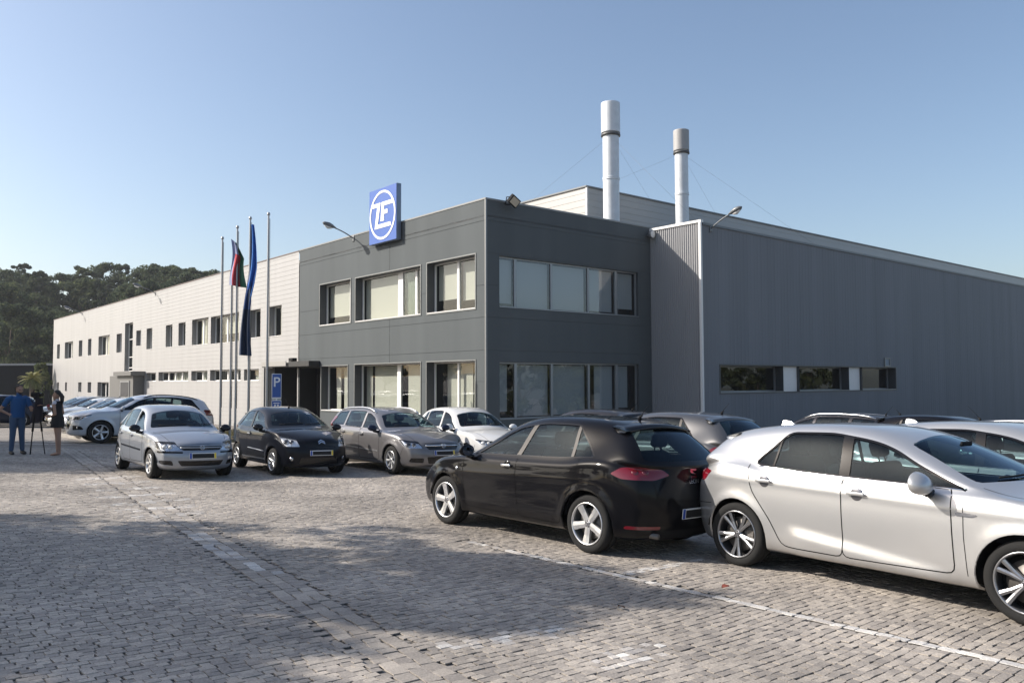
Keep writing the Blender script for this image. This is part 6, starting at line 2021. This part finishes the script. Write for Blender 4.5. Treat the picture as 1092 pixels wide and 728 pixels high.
def cap_hair(hc, f, low, back):
    hc = Vector(hc); f = Vector(f).normalized(); b = MB(); R = random.Random(4)
    bmq = bmesh.new(); bmesh.ops.create_uvsphere(bmq, u_segments=22, v_segments=16, radius=1)
    for v in list(bmq.verts):
        d = v.co.copy(); fr = d.x * f.x + d.y * f.y
        if d.z < low + max(0, fr) * .9 - max(0, -fr) * back: bmq.verts.remove(v); continue
    bmq.verts.index_update()
    vs = [hc + Vector((v.co.x * .098 - f.x * .012, v.co.y * .098 - f.y * .012, v.co.z * .105 + .042)) * 1.0 + Vector((R.uniform(-.004, .004), R.uniform(-.004, .004), R.uniform(-.004, .004))) for v in bmq.verts]
    b.add(vs, [[v.index for v in q.verts] for q in bmq.faces], 0, True); bmq.free()
    return b
# man: local x to the right of the picture, y away, z up
mx, my = -12.84, 21.25
segs = []
hip, ch = .98, 1.42
segs += [(2, [(-.085, 0, .98), (-.10, 0, .55), (-.125, .01, .12)], [.105, .075, .055], None), (2, [(.085, .02, .98), (.10, .0, .55), (.125, .03, .12)], [.105, .074, .055], None)]
segs += [(3, [(-.13, .04, .05), (-.12, -.06, .045), (-.105, -.17, .035)], [.048, .05, .038], None), (3, [(.125, .06, .05), (.15, -.05, .045), (.17, -.15, .035)], [.048, .05, .038], None)]
segs += [(2, [(0, .01, .92), (0, .01, 1.02)], [.165, .165], .72 * 1.0 and (.74, pi / 2))]
segs += [(1, [(0, .01, .98), (0, .0, 1.12), (.01, -.005, 1.30), (.01, .0, 1.43), (.01, .01, 1.50)], [.168, .165, .185, .175, .09], (.70, pi / 2))]
segs += [(1, [(-.15, 0, 1.45), (-.22, .0, 1.43), (-.30, .04, 1.28)], [.075, .07, .06], None), (1, [(.15, 0, 1.45), (.21, -.01, 1.42), (.26, -.06, 1.27)], [.075, .07, .06], None)]
segs += [(0, [(-.29, .035, 1.29), (-.40, .08, 1.16)], [.048, .04], None), (0, [(-.40, .08, 1.16), (-.20, -.02, 1.04)], [.040, .028], None)]
segs += [(0, [(.26, -.06, 1.28), (.30, -.10, 1.13)], [.046, .04], None), (0, [(.30, -.10, 1.13), (.40, -.22, 1.24)], [.040, .028], None)]
hand(segs, (-.20, -.02, 1.04), (.9, -.2, -.25), (0, -1, .2)); hand(segs, (.40, -.22, 1.24), (.7, -.5, .25), (0, 0, 1))
segs += [(0, [(.01, .005, 1.47), (.02, -.01, 1.58)], [.06, .058], None)]
hc = (.03, -.015, 1.655); fd = (.35, -.95, 0)
head_segs(segs, hc, fd)
fv = Vector(fd).normalized(); sv = fv.cross(Vector((0, 0, 1))).normalized(); hv = Vector(hc)
bk = MB(); bk.path([hv + sv * k * .062 + fv * (.062 - abs(k) ** 2 * .055) + Vector((0, 0, -.088 + .055 * abs(k) ** 1.5)) for k in (-1, -.66, -.33, 0, .33, .66, 1)], [.012, .022, .027, .030, .027, .022, .012], 10)
tm = Matrix.Translation((mx, my, gz(mx, my) + .016)) @ Matrix.Rotation(radians(38), 4, 'Z')
person('person', tm, 'man in blue polo shirt and jeans with a hand on his hip', segs, [('hair', cap_hair(hc, fd, -.08, .55), [hair_m]), ('beard', bk, [hair_m]), ('eyes', eyes(hc, fd), [hair_m])])
# woman: facing left, both forearms raised in front
wx, wy = -11.76, 21.15
segs = []
segs += [(0, [(.0, .06, .84), (.01, .07, .48), (.035, .07, .09)], [.088, .060, .038], None), (0, [(.03, -.06, .84), (.05, -.05, .48), (.065, -.05, .09)], [.088, .060, .038], None)]
segs += [(0, [(.04, .07, .05), (-.06, .08, .03), (-.13, .085, .022)], [.040, .036, .024], None), (0, [(.075, -.05, .05), (-.03, -.055, .03), (-.10, -.06, .022)], [.040, .036, .024], None)]
segs += [(4, [(.02, 0, .72), (.02, 0, .84), (.02, 0, .96), (.0, 0, 1.10), (-.01, 0, 1.22)], [.190, .185, .168, .130, .150], (.82, 0.0))]
segs += [(4, [(-.005, 0, 1.20), (.0, 0, 1.31)], [.150, .145], (.74, 0.0))]
segs += [(5, [(.0, 0, 1.33), (.005, 0, 1.39)], [.138, .075], (.74, 0.0))]
segs += [(5, [(.0, .13, 1.355), (.0, .17, 1.33)], [.052, .046], None), (5, [(.0, -.13, 1.355), (.0, -.17, 1.33)], [.052, .046], None)]
segs += [(0, [(.0, .17, 1.33), (.04, .20, 1.07)], [.042, .035], None), (0, [(.04, .20, 1.07), (-.20, .12, 1.17)], [.034, .024], None)]
segs += [(0, [(.0, -.17, 1.33), (.06, -.20, 1.06)], [.042, .035], None), (0, [(.06, -.20, 1.06), (-.14, -.10, .99)], [.034, .024], None)]
hand(segs, (-.20, .12, 1.17), (-.7, -.25, .5), (0, 0, 1), .9); hand(segs, (-.14, -.10, .99), (-.9, .1, .2), (0, 0, 1), .9)
segs += [(0, [(.005, 0, 1.36), (-.01, 0, 1.47)], [.05, .046], None)]
hc = (-.02, 0, 1.535); fd = (-1, -.15, 0); head_segs(segs, hc, fd)
hr = cap_hair(hc, fd, -.05, .75); hr.path([(.07, .0, 1.58), (.12, .0, 1.50), (.12, 0, 1.38), (.10, 0, 1.28)], [.05, .055, .045, .015], 10)
person('person', Matrix.Translation((wx, wy, gz(wx, wy) + .016)), 'woman in a short black dress with white shoulders holding a phone', segs, [('hair', hr, [hair_m]), ('eyes', eyes(hc, fd), [hair_m])])
b = MB(); b.rbox((-.04, -.006, -.075), (.04, .006, .075), .006); 
o = b.build('mobile_phone', [mat('phone_red', (.35, .05, .06), .4)], None, Matrix.Translation((wx - .275, wy + .095, gz(wx, wy) + 1.25)) @ Matrix.Rotation(radians(60), 4, 'Z') @ Matrix.Rotation(radians(-20), 4, 'Y')); tag(o, "small dark red phone in the woman's raised hand", 'phone')
# tripod, camera, dark cloth
tx, ty = -12.42, 21.35; tg = gz(tx, ty)
r = empty('tripod', Matrix.Translation((tx, ty, tg))); tag(r, 'black camera tripod between the man and the woman', 'tripod')
for k, a in enumerate((.5, 2.6, 4.7)):
    e = Vector((cos(a) * .22, sin(a) * .22, gz(tx + cos(a) * .22, ty + sin(a) * .22) - tg + .02)); t_ = Vector((cos(a) * .05, sin(a) * .05, 1.28))
    b = MB(); m_ = t_.lerp(e, .5); b.path([t_, m_], .020, 8); b.path([m_, e], .013, 8); b.path([m_ - (e - t_).normalized() * .04, m_ + (e - t_).normalized() * .04], .026, 8); b.build('leg', [matt_black], r)
b = MB(); b.tube((0, 0, 1.22), (0, 0, 1.46), .024); b.path([(0, 0, 1.26), (0, 0, 1.31)], .06, 12); b.build('column', [matt_black], r)
b = MB(); b.rbox((-.05, -.05, 1.42), (.05, .05, 1.50), .012); b.path([(0, 0, 1.45), (-.25, .05, 1.36)], .010, 6); b.build('pan_head', [matt_black], r)
r = empty('video_camera', Matrix.Translation((tx, ty, tg + 1.50)) @ Matrix.Rotation(radians(-20), 4, 'Z')); tag(r, 'dark video camera on top of the tripod', 'camera')
b = MB(); b.rbox((-.14, -.055, 0), (.10, .055, .13), .015); b.build('body', [matt_black], r)
b = MB(); b.tube((.10, 0, .065), (.20, 0, .065), .042, .05, 16); b.build('lens', [black_trim], r)
b = MB(); b.path([(-.10, 0, .13), (-.09, 0, .18), (.05, 0, .18), (.06, 0, .13)], .012, 8); b.build('handle', [matt_black], r)
b = MB()
vs = []; n1, n2 = 14, 12
for j in range(n2 + 1):
    t = j / n2
    for i in range(n1 + 1):
        a = 2 * pi * i / n1; rr = .075 + .035 * sin(3 * a + 4 * t) + .05 * t
        vs.append((rr * cos(a) + .06, rr * sin(a) * .8 - .02, 1.48 - .62 * t))
b.add(vs, [(j * (n1 + 1) + i, j * (n1 + 1) + i + 1, (j + 1) * (n1 + 1) + i + 1, (j + 1) * (n1 + 1) + i) for j in range(n2) for i in range(n1)], 0, True)
o = b.build('jacket', [mat('jacket_dark', (.018, .012, .018), .9)], None, Matrix.Translation((tx, ty, tg))); tag(o, 'dark jacket hung over the tripod', 'jacket')
# fallen leaves
for (x, y, a, lb) in ((1.85, 7.20, .5, 'fallen red leaf on the stones by the silver hatchback'), (.84, 6.42, 2.1, 'dark fallen leaf on the shaded stones')):
    b = MB(); n = 10
    vs = [(.045 * (t - .5) * 2, s_ * .024 * sin(pi * t), .012 * sin(pi * t) + .006 * s_) for s_ in (-1, 1) for t in np.linspace(0, 1, n)]
    b.add(vs, [(k, k + 1, n + k + 1, n + k) for k in range(n - 1)]); b.add([(q[0], q[1], q[2] + .0015) for q in vs], [(n + k, n + k + 1, k + 1, k) for k in range(n - 1)])
    o = b.build('fallen_leaf', [mat('leaf_red', (.22, .05, .03), .7) if a < 1 else mat('leaf_brown', (.08, .04, .02), .7)], None, Matrix.Translation((x, y, gz(x, y) + .03)) @ Matrix.Rotation(a, 4, 'Z')); tag(o, lb, 'leaf')

# ================================================================== the hazy morning air
hz = MB(); hz.box((-470, -470, -24), (470, 470, 30))
hm = bpy.data.materials.new("haze"); hm.use_nodes = True; nt = hm.node_tree; nt.nodes.clear()
ho = nt.nodes.new('ShaderNodeOutputMaterial'); pv = nt.nodes.new('ShaderNodeVolumePrincipled')
pv.inputs['Density'].default_value = HAZE; pv.inputs['Color'].default_value = (.90, .94, 1, 1); pv.inputs['Anisotropy'].default_value = .3
nt.links.new(pv.outputs[0], ho.inputs['Volume'])
o = hz.build('haze', [hm]); tag(o, kind='stuff')

# ================================================================== parked cars
def place(p, name, x, y, hd, label, group=None, s=1.0):
    r = car(p, name, ground_matrix(x, y, radians(hd), s)); tag(r, label, 'car', group); return r
def copy_car(src, x, y, hd, label, group=None, swap=None):
    r = src.copy(); COL.objects.link(r); r.matrix_basis = ground_matrix(x, y, radians(hd)); r['label'] = label
    if group: r['group'] = group
    elif 'group' in r.keys(): del r['group']
    def dup(o, par):
        c = o.copy(); COL.objects.link(c); c.parent = par
        if swap and c.type == 'MESH' and swap[0].name in [m.name for m in c.data.materials if m]:
            key = (c.data.name, swap[1].name)
            if key not in SWAPPED:
                me = c.data.copy()
                for i, m in enumerate(me.materials):
                    if m and m.name == swap[0].name: me.materials[i] = swap[1]
                SWAPPED[key] = me
            c.data = SWAPPED[key]
        for ch in CH.get(o.name, []): dup(ch, c)
    CH = {}
    for o in bpy.data.objects:
        if o.parent: CH.setdefault(o.parent.name, []).append(o)
    for ch in CH.get(src.name, []): dup(ch, r)
    return r
SWAPPED = {}
leon = place(P_leon, 'parked_car', .575, 10.25, 131.2, 'black five door hatchback with silver five spoke wheels seen from behind', s=.975)
megane = place(P_megane, 'parked_car', 3.70, 7.69, -53.2, 'silver white hatchback nearest the camera', s=.985)
corsa = place(P_corsa, 'parked_car', -7.14, 17.17, -51.5, 'silver blue small hatchback facing the camera beside the white SUV', s=.97)
c2 = place(P_c2, 'parked_car', -5.02, 18.24, -53.3, 'black small three door car with chevron badge facing the camera', s=.955)
astra = place(P_astra, 'parked_car', -2.76, 19.1, -53, 'grey estate car with roof rails facing the camera', s=.97)
suv = place(P_suv, 'parked_car', -12.75, 28.1, 216, 'white SUV with roof bars parked side on behind the small silver hatchback')
hatch = place(P_hatch, 'parked_car', 2.55, 14.3, 130, 'dark grey hatchback showing between the black and the silver white cars')
compact = place(P_compact, 'parked_car', -1.1, 20.6, -57, 'white compact car behind the nose of the grey estate')
wagon = place(P_wagon, 'parked_car', 8.0, 21.2, 128, 'dark roofed estate car far behind, under the strip of hall windows')
copy_car(hatch, 1.5, 17.3, 132, 'grey car hidden behind the roof of the black hatchback', swap=(midgrey_p, dark_p))
copy_car(megane, 5.75, 9.15, -53, 'silver hatchback just behind the windscreen of the nearest car', swap=(white_silver_p, silver_p))
copy_car(wagon, 8.6, 11.9, -52, 'silver estate car with roof rails at the right edge of the photo', swap=(dark_p, silver_p))
copy_car(hatch, 9.3, 16.9, -50, 'black hatchback of which only the roof shows near the right edge', swap=(midgrey_p, black_p))
ROW = [(compact, navy_p, white_p, 'dark blue small car directly beyond the white SUV'), (hatch, ice_p, midgrey_p, 'pale blue hatchback, second beyond the white SUV'),
       (compact, dark_p, white_p, 'dark grey small car, third beyond the white SUV'), (wagon, silver_p, dark_p, 'silver estate, fourth beyond the white SUV'),
       (compact, white_p, white_p, 'bright white small car beside the woman in black'), (hatch, black_p, midgrey_p, 'black hatchback beyond the bright white small car'),
       (wagon, navy_p, dark_p, 'navy estate near the far end of the car row'), (hatch, silver_p, midgrey_p, 'silver hatchback, last of the row by the wing')]
for k, (src, new, old, lb) in enumerate(ROW, 1):
    x = -12.75 + (-.545) * 2.6 * k; y = 28.1 + .838 * 2.6 * k
    copy_car(src, x, y, 216, lb, 'cars in the row along the white wing', swap=(old, new) if new is not old else None)
for k, (src, new, old, lb) in enumerate([(hatch, navy_p, midgrey_p, 'navy hatchback behind the man, nearest of the left row'), (compact, silver_p, white_p, 'silver small car second in the left row'), (wagon, black_p, dark_p, 'black estate third in the left row'), (hatch, white_p, midgrey_p, 'white hatchback at the far end of the left row')]):
    copy_car(src, -24.5 - 1.7 * k, 38.5 + 2.4 * k, 205, lb, 'cars in the left row before the shed', swap=(old, new))
